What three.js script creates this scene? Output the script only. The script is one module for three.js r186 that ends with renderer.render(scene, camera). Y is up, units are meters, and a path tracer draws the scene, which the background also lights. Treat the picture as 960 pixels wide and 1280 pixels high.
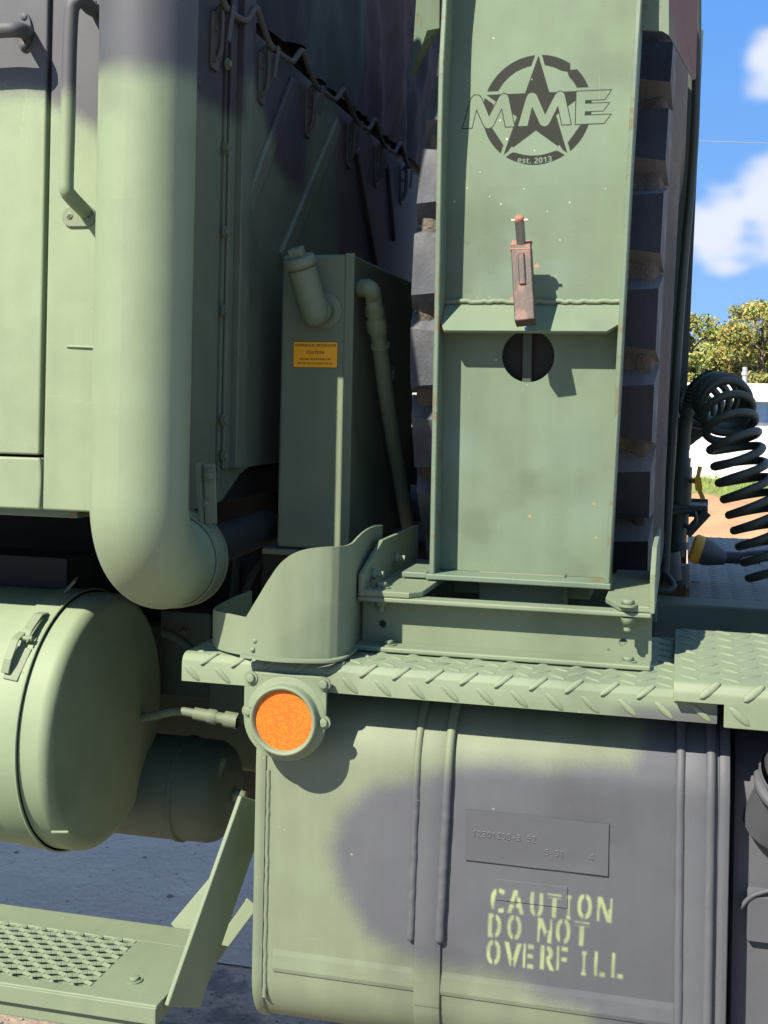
import * as THREE from 'three';
import { RoundedBoxGeometry } from 'three/addons/geometries/RoundedBoxGeometry.js';
import { mergeGeometries, toCreasedNormals } from 'three/addons/utils/BufferGeometryUtils.js';
import { FontLoader } from 'three/addons/loaders/FontLoader.js';
import { TextGeometry } from 'three/addons/geometries/TextGeometry.js';

// ---------------------------------------------------------------- camera, sky, sun, exposure
const V3 = THREE.Vector3;
const v3 = (x, y, z) => new V3(x, y, z);
const scene = new THREE.Scene();
const F = 1500, CU = 480, CV = 503;                       // focal length and principal point on a 960 x 1280 print
const EYE = v3(0, 1.75, 1.5), YAW = 14 * Math.PI / 180, ROLL = 0.02;
const fullH = 2 * (1280 - CV), fullW = fullH * 0.75;
const camera = new THREE.PerspectiveCamera(2 * Math.atan(fullH / 2 / F) * 180 / Math.PI, 0.75, 0.05, 2000);
camera.setViewOffset(fullW, fullH, fullW / 2 - CU, fullH - 1280, 960, 1280);
camera.position.copy(EYE);
camera.rotation.set(0, YAW, ROLL, 'YXZ');
camera.updateMatrixWorld(true);

const renderer = new THREE.WebGLRenderer({ antialias: true });
renderer.setSize(768, 1024);
renderer.toneMapping = THREE.LinearToneMapping;
renderer.toneMappingExposure = 2.5;
renderer.shadowMap.enabled = true;

const SUN = v3(-0.56, 1.12, 1).normalize();
const sun = new THREE.DirectionalLight(0xfff1dc, 4.5);
sun.position.copy(SUN).multiplyScalar(30); sun.castShadow = true;
sun.shadow.mapSize.set(4096, 4096);
Object.assign(sun.shadow.camera, { left: -6, right: 6, top: 6, bottom: -6, near: 1, far: 80 });
scene.add(sun, sun.target);

// ---------------------------------------------------------------- small tools
let seed = 7;
const rnd = () => { seed = (seed * 1664525 + 1013904223) >>> 0; return seed / 4294967296; };
const R = (a, b) => a + (b - a) * rnd();
const clamp = (x, a = 0, b = 1) => Math.min(b, Math.max(a, x));
const sst = (a, b, x) => { const t = clamp((x - a) / (b - a)); return t * t * (3 - 2 * t); };
const lerp = (a, b, t) => a + (b - a) * t;
function hash(i, j, k = 0) { let h = (i * 374761393 + j * 668265263 + k * 2147483647) | 0; h = Math.imul(h ^ (h >>> 13), 1274126177); h ^= h >>> 16; return (h >>> 0) / 4294967296; }
function vn(x, y, per, k = 0) {                           // value noise, tiles every per cells
  const xi = Math.floor(x), yi = Math.floor(y), fx = x - xi, fy = y - yi, w = (a) => ((a % per) + per) % per;
  const sx = fx * fx * (3 - 2 * fx), sy = fy * fy * (3 - 2 * fy);
  const a = hash(w(xi), w(yi), k), b = hash(w(xi + 1), w(yi), k), c = hash(w(xi), w(yi + 1), k), d = hash(w(xi + 1), w(yi + 1), k);
  return lerp(lerp(a, b, sx), lerp(c, d, sx), sy);
}
function fbm(x, y, per, oct, k = 0) { let s = 0, a = 0.5, n = 0; for (let o = 0; o < oct; o++) { s += a * vn(x, y, per, k + o); n += a; x *= 2; y *= 2; per *= 2; a *= 0.5; } return s / n; }
function n3(x, y, z, k = 0) {
  const xi = Math.floor(x), yi = Math.floor(y), zi = Math.floor(z), fx = x - xi, fy = y - yi, fz = z - zi;
  const s = (t) => t * t * (3 - 2 * t), h = (a, b, c) => hash(a + c * 57, b - c * 131, k + c);
  const l = (c) => lerp(lerp(h(xi, yi, c), h(xi + 1, yi, c), s(fx)), lerp(h(xi, yi + 1, c), h(xi + 1, yi + 1, c), s(fx)), s(fy));
  return lerp(l(zi), l(zi + 1), s(fz));
}
function f3(x, y, z, oct, k = 0) { let s = 0, a = 0.5, n = 0; for (let o = 0; o < oct; o++) { s += a * n3(x, y, z, k + o); n += a; x *= 2.03; y *= 2.03; z *= 2.03; a *= 0.5; } return s / n; }
// survey: where the sight line through a print point meets a plane of the truck
const CM = camera.matrixWorld;
function ray(u, v) { return v3((u - CU) / F, (CV - v) / F, -1).transformDirection(CM); }
function P(u, v, z) { const d = ray(u, v); return EYE.clone().addScaledVector(d, (z - EYE.z) / d.z); }
function PX(u, v, x) { const d = ray(u, v); return EYE.clone().addScaledVector(d, (x - EYE.x) / d.x); }
function PY(u, v, y) { const d = ray(u, v); return EYE.clone().addScaledVector(d, (y - EYE.y) / d.y); }
function far(u, dist, y = 0) { const d = ray(u, 505); d.y = 0; d.normalize(); const p = EYE.clone().addScaledVector(d, dist); p.y = y; return p; }

// ---------------------------------------------------------------- sky
{
  const CL = [[905, 268, 0.042, 0.038, 0.17], [965, 240, 0.04, 0.05, 0.2], [962, 62, 0.045, 0.04, 0.22], [893, 28, 0.026, 0.05, 0.2], [1010, 300, 0.08, 0.05, 0.18], [918, 336, 0.026, 0.011, 0.15], [885, 150, 0.012, 0.012, 0.12]].map(([u, v, w, h, k]) => [ray(u, v), w, h, k]);
  const VB = ray(940, 200);
  const W = 2048, H = 1024, D = new Float32Array(W * H * 4);
  for (let j = 0; j < H; j++) for (let i = 0; i < W; i++) {
    const th = (i + 0.5) / W * 2 * Math.PI - Math.PI, ph = ((j + 0.5) / H - 0.5) * Math.PI;
    const x = Math.cos(ph) * Math.cos(th), y = Math.sin(ph), z = Math.cos(ph) * Math.sin(th);
    const e = clamp(y), hz = Math.pow(1 - e, 5);
    let r = lerp(0.042, 0.16, hz), g = lerp(0.140, 0.27, hz), b = lerp(0.36, 0.44, hz);
    const q = 5.2, yy = y * 1.7;
    const base = f3(x * q + 3.1, yy * q + 1.7, z * q + 9.4, 6, 11), fine = f3(x * q * 3.2 + 1, yy * q * 3.2, z * q * 3.2, 4, 31);
    const den = base + 0.16 * (fine - 0.5);
    let bl = 0; for (const [q, w, h, k] of CL) { const da = Math.atan2(x * q.z - z * q.x, x * q.x + z * q.z), de = Math.asin(y) - Math.asin(q.y); bl = Math.max(bl, k * Math.exp(-(da * da) / (w * w) - (de * de) / (h * h))); }
    const c = sst(0.50, 0.615, den - 0.005 - 0.06 * Math.max(0, x * VB.x + y * VB.y + z * VB.z - 0.75) / 0.25 + bl) * sst(0.02, 0.10, y) * 0.92;
    const top = f3(x * q + 3.1, yy * q + 1.7 + 0.45, z * q + 9.4, 4, 11);
    const lit = clamp(1.02 - 0.75 * (top - 0.42));
    r = lerp(r, 0.35 * lit, c); g = lerp(g, 0.365 * lit, c); b = lerp(b, 0.395 * lit + 0.015, c);
    if (y < 0) { const k = sst(0, -0.12, y); r = lerp(r, 0.10, k); g = lerp(g, 0.095, k); b = lerp(b, 0.08, k); }
    D.set([r, g, b, 1], (j * W + i) * 4);
  }
  const t = new THREE.DataTexture(D, W, H, THREE.RGBAFormat, THREE.FloatType);
  t.mapping = THREE.EquirectangularReflectionMapping; t.magFilter = THREE.LinearFilter; t.minFilter = THREE.LinearFilter; t.wrapS = THREE.RepeatWrapping; t.needsUpdate = true;
  scene.background = t; scene.environment = t; scene.environmentIntensity = 1;
}

// ---------------------------------------------------------------- textures and materials
function dataTex(W, H, fn, srgb = true, rx = 1, ry = 1) {
  const D = new Uint8Array(W * H * 4), enc = (c) => { c = clamp(c); return Math.round(255 * (srgb ? (c <= 0.0031308 ? c * 12.92 : 1.055 * Math.pow(c, 1 / 2.4) - 0.055) : c)); };
  for (let j = 0; j < H; j++) for (let i = 0; i < W; i++) { const c = fn((i + 0.5) / W, (j + 0.5) / H); const o = (j * W + i) * 4; D[o] = enc(c[0]); D[o + 1] = enc(c[1]); D[o + 2] = enc(c[2]); D[o + 3] = 255; }
  const t = new THREE.DataTexture(D, W, H, THREE.RGBAFormat); if (srgb) t.colorSpace = THREE.SRGBColorSpace;
  t.wrapS = t.wrapT = THREE.RepeatWrapping; t.repeat.set(rx, ry); t.magFilter = THREE.LinearFilter; t.minFilter = THREE.LinearMipmapLinearFilter; t.generateMipmaps = true; t.needsUpdate = true; return t;
}
const GREEN = [0.146, 0.193, 0.124], FADED = [0.180, 0.240, 0.151], TANK = [0.122, 0.157, 0.104], BLACK = [0.059, 0.067, 0.080], BROWN = [0.045, 0.030, 0.031], UNLIT = [0.100, 0.130, 0.088], SHADE_BLACK = [0.030, 0.031, 0.038];  // the darker wall tones have the rear wall's shade mixed in
const mix = (a, b, t) => [lerp(a[0], b[0], t), lerp(a[1], b[1], t), lerp(a[2], b[2], t)];
const mul = (a, s) => [a[0] * s, a[1] * s, a[2] * s];
// spots and chips scattered over one square metre
function chips(n, r0, r1) { const L = []; for (let i = 0; i < n; i++) L.push([rnd(), rnd(), R(r0, r1) * (rnd() < 0.12 ? 1.8 : 1), rnd()]); const G = new Map(); L.forEach(c => { for (let a = -1; a <= 1; a++) for (let b = -1; b <= 1; b++) { const k = (Math.floor(c[0] * 40) + a + 40) % 40 + ',' + (Math.floor(c[1] * 40) + b + 40) % 40; if (!G.has(k)) G.set(k, []); G.get(k).push(c); } }); return G; }
const near = (G, x, y) => { let best = 9, who = null; for (const c of G.get(Math.floor(x * 40) % 40 + ',' + Math.floor(y * 40) % 40) || []) { const dx = Math.abs(x - c[0]), dy = Math.abs(y - c[1]); const d = Math.hypot(Math.min(dx, 1 - dx), Math.min(dy, 1 - dy)) / c[2]; if (d < best) { best = d; who = c; } } return [best, who]; };
const pale = chips(34, 0.0006, 0.0016), rustSpots = chips(26, 0.0006, 0.0014);
const scr0 = Array.from({ length: 46 }, () => { const a = R(-0.5, 0.5) + (rnd() < 0.5 ? Math.PI / 2 : 0); return [rnd(), rnd(), Math.cos(a), Math.sin(a), R(0.01, 0.09), R(0.06, 0.28)]; });
function wear(x, y, amount = 1) {                          // multiplier with dust, faded patches, spots
  const a = fbm(x * 3, y * 3, 3, 5, 3), b = fbm(x * 24, y * 24, 24, 3, 9), g = hash(Math.floor(x * 1400), Math.floor(y * 1400), 5), s = fbm(x * 40, y * 3, 40, 3, 77);
  let sc = 0; for (const [q, w, dx, dy, l, k] of scr0) { const ex = x - q, ey = y - w, t = ex * dx + ey * dy; if (t > 0 && t < l) { const d = Math.abs(ex * dy - ey * dx + 0.0012 * Math.sin(t * 90)); if (d < 0.0009) sc = Math.max(sc, k * (1 - d / 0.0009) * (vn(t * 160, k * 50, 999) > 0.35 ? 1 : 0.2)); } }
  const gr = sst(0.56, 0.75, fbm(x * 7, y * 7, 7, 5, 133));
  return 1 + amount * (0.26 * (a - 0.5) + 0.14 * (b - 0.5) + 0.04 * (g - 0.5) + 0.11 * (s - 0.5) - 0.13 * gr) + sc;
}
const paintMap = dataTex(1024, 1024, (x, y) => {
  const w = wear(x, y) * 0.93; let c = [w, w, w];
  const fade = sst(0.52, 0.72, fbm(x * 5, y * 5, 5, 4, 41)); c = mix(c, [w * 0.97, w * 1.02, w * 1.10], fade * 0.55);
  const [d] = near(pale, x, y); if (d < 1.2) c = mix(c, [1, 1, 1], 0.8 * sst(1.2, 0.7, d));
  const [e] = near(rustSpots, x, y); if (e < 1.1) c = mix(c, [0.62, 0.36, 0.28], 0.8 * sst(1.1, 0.6, e));
  return c;
});
const peel = dataTex(1024, 1024, (x, y) => { const h = 0.6 * fbm(x * 256, y * 256, 256, 2, 51) + 0.3 * hash(Math.floor(x * 1024), Math.floor(y * 1024), 8) + 0.1 * fbm(x * 20, y * 20, 20, 3, 61); return [h, h, h]; }, false);
const edgeMap = dataTex(1024, 1024, (x, y) => {            // paint knocked off to rust along edges
  const w = wear(x, y) * 0.95, r = fbm(x * 22, y * 22, 22, 4, 91), r2 = fbm(x * 70, y * 70, 70, 3, 95);
  let c = [w, w, w * 1.03];
  c = mix(c, [0.9 * w, 1.0 * w, 1.25 * w], 0.5 * sst(0.5, 0.62, fbm(x * 9, y * 9, 9, 3, 97)));
  c = mix(c, [1.15, 0.6, 0.42], 0.8 * sst(0.605, 0.675, r * 0.45 + r2 * 0.55));
  return c;
});
function M(c, o = {}) { const m = new THREE.MeshStandardMaterial({ roughness: 0.62, metalness: 0, ...o }); m.color.setRGB(c[0], c[1], c[2]); return m; }
const paint = (c, o = {}) => M(c, { map: paintMap, bumpMap: peel, bumpScale: 0.00010, roughness: 0.68, ...o });
const mGreen = paint(GREEN), mFaded = paint(FADED), mGreenDull = paint(mul(GREEN, 0.92)), mBlack = paint(BLACK), mPlate = paint([0.118, 0.170, 0.114]), mEdge = M([0.113, 0.165, 0.112], { map: edgeMap, bumpMap: peel, bumpScale: 0.0002 });
const mVC = M([1, 1, 1], { map: paintMap, bumpMap: peel, bumpScale: 0.00010, vertexColors: true, roughness: 0.66 });
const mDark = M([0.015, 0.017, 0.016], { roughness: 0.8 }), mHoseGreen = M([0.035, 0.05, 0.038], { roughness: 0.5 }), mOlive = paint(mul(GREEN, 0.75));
const mUnder = paint([0.052, 0.080, 0.056]), mDeck = paint([0.17, 0.19, 0.165]), mSteel = M([0.30, 0.30, 0.31], { metalness: 0.7, roughness: 0.5, bumpMap: peel, bumpScale: 0.0006 });  // underbody green darkened for grime and for the deep shade there
const rustTex = dataTex(512, 512, (x, y) => { const a = fbm(x * 40, y * 40, 40, 4, 21), b = fbm(x * 9, y * 9, 9, 3, 25); let c = mix([0.030, 0.024, 0.022], [0.075, 0.042, 0.034], sst(0.4, 0.7, a * 0.6 + b * 0.4)); return mix(c, [0.17, 0.09, 0.075], 0.6 * sst(0.64, 0.78, a)); }, true);
const mRust = M([1, 1, 1], { map: rustTex, bumpMap: peel, bumpScale: 0.0004, roughness: 0.6 });
const mRustBright = M([1, 1, 1], { map: dataTex(256, 256, (x, y) => { const a = fbm(x * 30, y * 30, 30, 4, 28); return mix([0.20, 0.085, 0.055], [0.33, 0.17, 0.115], a); }), bumpMap: peel, bumpScale: 0.001, roughness: 0.8 });
const rubberMap = dataTex(1024, 1024, (x, y) => { const a = fbm(x * 8, y * 8, 8, 5, 71), b = fbm(x * 60, y * 10, 60, 3, 73), g = hash(Math.floor(x * 1000), Math.floor(y * 1000), 75); let c = mul([0.060, 0.067, 0.078], 0.6 + 0.7 * b + 0.25 * g); return mix(c, [0.15, 0.15, 0.145], 0.55 * sst(0.56, 0.74, a)); });
const mRubber = M([1, 1, 1], { map: rubberMap, bumpMap: peel, bumpScale: 0.0007, roughness: 0.85 });
const mRubberDusty = M([1, 1, 1], { map: dataTex(512, 512, (x, y) => { const a = fbm(x * 7, y * 7, 7, 5, 171), b = fbm(x * 50, y * 50, 50, 3, 173); return mix([0.045, 0.046, 0.047], [0.165, 0.145, 0.112], clamp(a * 1.1 - 0.15 + 0.25 * b)); }), bumpMap: peel, bumpScale: 0.003, roughness: 0.95 });

// ---------------------------------------------------------------- geometry tools
function uvBox(g) {                                        // uv in metres by dominant normal
  if (g.index) g = g.toNonIndexed();
  if (!g.attributes.normal) g.computeVertexNormals();
  const p = g.attributes.position, n = g.attributes.normal, uv = new Float32Array(p.count * 2);
  for (let i = 0; i < p.count; i += 3) {
    let ax = 0, ay = 0, az = 0; for (let k = 0; k < 3; k++) { ax += n.getX(i + k); ay += n.getY(i + k); az += n.getZ(i + k); }
    ax = Math.abs(ax); ay = Math.abs(ay); az = Math.abs(az);
    for (let k = 0; k < 3; k++) { const x = p.getX(i + k), y = p.getY(i + k), z = p.getZ(i + k); const [a, b] = ax > ay && ax > az ? [z + 0.37, y] : ay > az ? [x, z + 0.61] : [x, y]; uv[(i + k) * 2] = a; uv[(i + k) * 2 + 1] = b; }
  }
  g.setAttribute('uv', new THREE.BufferAttribute(uv, 2)); return g;
}
function flat(list) { return (Array.isArray(list) ? list : [list]).map(g => { g = g.index ? g.toNonIndexed() : g; if (!g.attributes.normal) g.computeVertexNormals(); for (const k of Object.keys(g.attributes)) if (!['position', 'normal', 'uv', 'color'].includes(k)) g.deleteAttribute(k); return g; }); }
const used = new Map();
function numbered(n) { const k = used.get(n) || 0; used.set(n, k + 1); return k ? n + '_' + String(k).padStart(3, '0') : n; }
function mesh(name, geos, mat, parent = scene, label, keepUV = false) {
  let g = flat(geos); if (!keepUV) g = g.map(uvBox);
  const cols = g.some(a => a.attributes.color); if (!cols || !g.every(a => a.attributes.color)) g.forEach(a => a.deleteAttribute('color'));
  g = g.length > 1 ? mergeGeometries(g) : g[0];
  const m = new THREE.Mesh(g, mat); m.name = numbered(name); m.castShadow = m.receiveShadow = true; parent.add(m);
  if (label) m.userData.label = label; return m;
}
function thing(name, label, category, group) { const o = new THREE.Group(); o.name = numbered(name); o.userData = { label, category }; if (group) o.userData.group = group; scene.add(o); return o; }
function tag(o, label, category, group) { o.userData.label = label; o.userData.category = category; if (group) o.userData.group = group; return o; }
const struct = (o, label) => { o.userData.kind = 'structure'; if (label) o.userData.label = label; return o; };
const stuff = (o, label) => { o.userData.kind = 'stuff'; if (label) o.userData.label = label; return o; };
function box(x0, x1, y0, y1, z0, z1, r = 0.002, seg = 2) { const w = Math.abs(x1 - x0), h = Math.abs(y1 - y0), d = Math.abs(z1 - z0), q = Math.min(r, w / 2.1, h / 2.1, d / 2.1); const g = new RoundedBoxGeometry(w, h, d, seg, q); g.translate((x0 + x1) / 2, (y0 + y1) / 2, (z0 + z1) / 2); return g; }
function orient(g, o, x, y, z) { const m = new THREE.Matrix4().makeBasis(x, y, z); m.setPosition(o); g.applyMatrix4(m); return g; }
function bar(a, b, w, t, nrm = v3(0, 0, 1), r = 0.0015) {      // flat bar from a to b, w wide, t thick along nrm
  const y = b.clone().sub(a), L = y.length(); y.normalize(); const x = y.clone().cross(nrm).normalize(), z = x.clone().cross(y).normalize();
  return orient(new RoundedBoxGeometry(w, L, t, 2, Math.min(r, t / 2.1, w / 2.1)), a.clone().add(b).multiplyScalar(0.5), x, y, z);
}
function tube(pts, r, seg = 64, rs = 12, closed = false, tension = 0.5, type = 'catmullrom') { return new THREE.TubeGeometry(new THREE.CatmullRomCurve3(pts, closed, type, tension), seg, r, rs, closed); }
function rod(a, b, r, n = 12) { const y = b.clone().sub(a), L = y.length(); y.normalize(); const t = Math.abs(y.y) > 0.9 ? v3(1, 0, 0) : v3(0, 1, 0), x = t.clone().cross(y).normalize(), z = x.clone().cross(y); return orient(new THREE.CylinderGeometry(r, r, L, n), a.clone().add(b).multiplyScalar(0.5), x, y, z); }
function lathe(prof, n, o, axis) { const y = axis.clone().normalize(), t = Math.abs(y.y) > 0.9 ? v3(1, 0, 0) : v3(0, 1, 0), x = t.clone().cross(y).normalize(), z = x.clone().cross(y); return orient(new THREE.LatheGeometry(prof.map(p => new THREE.Vector2(p[0], p[1])), n), o, x, y, z); }
function hex(pos, nrm, r, h, shank = 0) {                   // hex head with washer, optional shank
  const y = nrm.clone().normalize(), L = [];
  const add = (rr, h0, h1, n) => L.push(rod(pos.clone().addScaledVector(y, h0), pos.clone().addScaledVector(y, h1), rr, n));
  add(r * 1.45, -0.001, 0.0018, 20);
  L.push(lathe([[0, h], [r * 0.8, h], [r, h - r * 0.18], [r, 0], [0, 0]].reverse(), 6, pos, y));
  if (shank) add(r * 0.55, h, h + shank, 12);
  return mergeGeometries(flat(L).map(uvBox));
}
function prism(pts, depth, bev = 0.0015) { const s = new THREE.Shape(pts.map(p => new THREE.Vector2(p[0], p[1]))); return new THREE.ExtrudeGeometry(s, { depth: depth - 2 * bev, bevelEnabled: bev > 0, bevelThickness: bev, bevelSize: bev, bevelOffset: -bev, bevelSegments: 2, steps: 1 }).translate(0, 0, bev); }
const onX = (g, x) => { g.rotateY(-Math.PI / 2); g.translate(x, 0, 0); return g; };   // shape (z, y) extruded towards -x
function vcol(g, fn) { g = g.index ? g.toNonIndexed() : g; const p = g.attributes.position, c = new Float32Array(p.count * 3); for (let i = 0; i < p.count; i++) c.set(fn(p.getX(i), p.getY(i), p.getZ(i)), i * 3); g.setAttribute('color', new THREE.BufferAttribute(c, 3)); return g; }
function planar(g, x0, y0, x1, y1, ax = 'x') { if (g.index) g = g.toNonIndexed(); const p = g.attributes.position, uv = new Float32Array(p.count * 2); for (let i = 0; i < p.count; i++) { const a = ax === 'x' ? p.getX(i) : p.getZ(i); uv[2 * i] = (a - x0) / (x1 - x0); uv[2 * i + 1] = (p.getY(i) - y0) / (y1 - y0); } g.setAttribute('uv', new THREE.BufferAttribute(uv, 2)); return g; }
// raised lozenges of tread plate on a profile of points [[z, y], ...], between two x
function treads(x0, x1, prof, pitch = 0.044, row = 0.0215, len = 0.030, wid = 0.0085, ht = 0.0028, skip = null) {
  const segs = []; let L = 0; for (let i = 1; i < prof.length; i++) { const d = Math.hypot(prof[i][0] - prof[i - 1][0], prof[i][1] - prof[i - 1][1]); segs.push([L, d, prof[i - 1], prof[i]]); L += d; }
  const out = [], base = new THREE.SphereGeometry(1, 10, 6, 0, 2 * Math.PI, 0, Math.PI / 2);
  for (let j = 0, s = row * 0.5; s < L - row * 0.35; j++, s += row) {
    const sg = segs.find(q => s <= q[0] + q[1]), t = (s - sg[0]) / sg[1], z = lerp(sg[2][0], sg[3][0], t), y = lerp(sg[2][1], sg[3][1], t);
    const T = v3(0, sg[3][1] - sg[2][1], sg[3][0] - sg[2][0]).normalize(), X = v3(1, 0, 0), N = T.clone().cross(X).normalize();
    for (let x = x0 + pitch * (0.35 + (j % 2) * 0.5); x < x1 - len * 0.45; x += pitch) {
      if (skip && skip(x, s)) continue;
      const a = (j % 2 ? 1 : -1) * 0.72, D = X.clone().multiplyScalar(Math.cos(a)).addScaledVector(T, -Math.sin(a)), E = N.clone().cross(D);
      const g = base.clone(); g.scale(len / 2, ht, wid / 2); out.push(orient(g, v3(x + R(-0.0006, 0.0006), y, z).addScaledVector(N, -0.0003), D, N, D.clone().cross(N)));
    }
  }
  return out;
}
function profileSolid(prof, x0, x1, t) {                   // sheet of thickness t following a [z, y] profile, running from x0 to x1
  const nrm = (i) => { const a = prof[Math.max(0, i - 1)], b = prof[Math.min(prof.length - 1, i + 1)]; const dz = b[0] - a[0], dy = b[1] - a[1], l = Math.hypot(dz, dy); return [dy / l, -dz / l]; };
  const inner = prof.map((p, i) => { const n = nrm(i); return [p[0] + n[0] * t, p[1] + n[1] * t]; });
  const g = prism([...prof, ...inner.reverse()].map(p => [p[0], p[1]]), Math.abs(x1 - x0), Math.min(0.0012, t * 0.3)); g.rotateY(-Math.PI / 2); g.translate(Math.max(x0, x1), 0, 0); return toCreasedNormals(g, 0.6);
}
const arc = (cz, cy, r, a0, a1, n = 8) => Array.from({ length: n + 1 }, (_, i) => { const a = lerp(a0, a1, i / n); return [cz + r * Math.cos(a), cy + r * Math.sin(a)]; });

// ---------------------------------------------------------------- setting
const gravelMap = dataTex(1024, 1024, (x, y) => {
  const a = fbm(x * 6, y * 6, 6, 5, 201), b = fbm(x * 90, y * 90, 90, 3, 205), g = hash(Math.floor(x * 512), Math.floor(y * 512), 209), d = fbm(x * 30, y * 30, 30, 3, 211);
  let c = mul([0.295, 0.246, 0.188], 0.55 + 0.5 * a + 0.35 * (b - 0.4) + 0.12 * g); if (g > 0.985) c = mul(c, 0.45); if (g < 0.012) c = mul(c, 1.7);
  return mix(c, [0.07, 0.067, 0.062], 0.6 * sst(0.58, 0.75, d));
});
const gravelBump = dataTex(1024, 1024, (x, y) => { const h = 0.5 * fbm(x * 120, y * 120, 120, 3, 221) + 0.5 * fbm(x * 26, y * 26, 26, 3, 223); return [h, h, h]; }, false);
gravelMap.repeat.set(0.4, 0.4); gravelBump.repeat.set(0.4, 0.4);
const mGravel = M([1, 1, 1], { map: gravelMap, bumpMap: gravelBump, bumpScale: 0.02, roughness: 0.95 });
struct(mesh('ground', new THREE.PlaneGeometry(500, 500).rotateX(-Math.PI / 2), mGravel), 'grey compacted gravel ground under and around the truck');
{ // loose stones on the gravel below the cab
  const L = []; const b = new THREE.IcosahedronGeometry(1, 0);
  for (let i = 0; i < 2200; i++) { const g = b.clone(), s = R(0.002, 0.008) * (rnd() < 0.06 ? 1.8 : 1); g.scale(s, s * 0.6, s * R(0.7, 1.2)); g.rotateY(R(0, 6)); g.translate(R(-3.4, 0.2), s * 0.3, R(-4.5, -0.2)); L.push(g); }
  stuff(mesh('gravel', L, M([0.20, 0.18, 0.155], { roughness: 0.95 })), 'small loose stones scattered on the ground below the cab');
}
const sandMap = dataTex(512, 512, (x, y) => { const a = fbm(x * 8, y * 8, 8, 5, 231), g = hash(Math.floor(x * 400), Math.floor(y * 400), 233); return mul([0.42, 0.36, 0.29], 0.75 + 0.4 * a + 0.14 * g); }); sandMap.repeat.set(0.3, 0.3);
{
  const c = far(900, 17), g = new THREE.PlaneGeometry(70, 24, 60, 30).rotateX(-Math.PI / 2); g.translate(c.x, 0.004, c.z + 1.5);
  struct(mesh('sand_lot', g, M([1, 1, 1], { map: sandMap, bumpMap: gravelBump, bumpScale: 0.02, roughness: 1 })), 'pale sandy lot beyond the truck');
}
{ // grassy bank with a bare orange dirt face
  const c = far(905, 20.5), W = 60, Dp = 11, g = new THREE.PlaneGeometry(W, Dp, 200, 60).rotateX(-Math.PI / 2), p = g.attributes.position;
  const hgt = (x, z) => { const t = (z + Dp / 2) / Dp, n = f3(x * 0.5 + 40, 0, z * 0.5, 4, 61); return Math.max(-0.1, (0.42 + 0.3 * (n - 0.5)) * sst(1.0, 0.72, t + 0.15 * (n - 0.5)) * sst(-0.02, 0.3, t) + 0.08 * (f3(x * 2 + 9, 3, z * 2, 3, 65) - 0.5)); };
  for (let i = 0; i < p.count; i++) p.setY(i, hgt(p.getX(i), p.getZ(i)) - 0.01);
  g.computeVertexNormals();
  const dirtAt = (x, z) => { const t = (z + Dp / 2) / Dp, n = f3(x * 0.8 + 40, 0, z * 0.8, 3, 71); return sst(0.66, 0.74, t + 0.30 * (n - 0.5) + 0.10 * Math.sin(x * 0.9 + 2.1)); };
  let q = vcol(g, (x, y, z) => { const n = f3(x * 3, 1, z * 3, 3, 75); return mix(mul([0.14, 0.20, 0.045], 0.7 + 0.6 * n), mul([0.40, 0.22, 0.12], 0.75 + 0.5 * n), dirtAt(x, z)); });
  q.translate(c.x, 0, c.z);
  struct(mesh('grass_bank', q, M([1, 1, 1], { vertexColors: true, roughness: 1, bumpMap: gravelBump, bumpScale: 0.03 })), 'low grassy bank with an exposed orange dirt face');
  const bl = []; for (let i = 0; i < 9000; i++) { const x = R(-4, 12), z = R(-Dp / 2, Dp / 2 - 0.4); if (dirtAt(x, z) > 0.35) continue; const y = hgt(x, z), h = R(0.05, 0.15), a = R(0, 6.3), w = 0.012; const b = new THREE.BufferGeometry(); b.setAttribute('position', new THREE.Float32BufferAttribute([c.x + x - w * Math.cos(a), y, c.z + z - w * Math.sin(a), c.x + x + w * Math.cos(a), y, c.z + z + w * Math.sin(a), c.x + x + R(-.05, .05), y + h, c.z + z + R(-.05, .05)], 3)); b.computeVertexNormals(); bl.push(b); }
  stuff(mesh('grass', bl, M([0.20, 0.27, 0.06], { roughness: 1 })), 'short sunlit grass growing on the bank');
}
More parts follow.
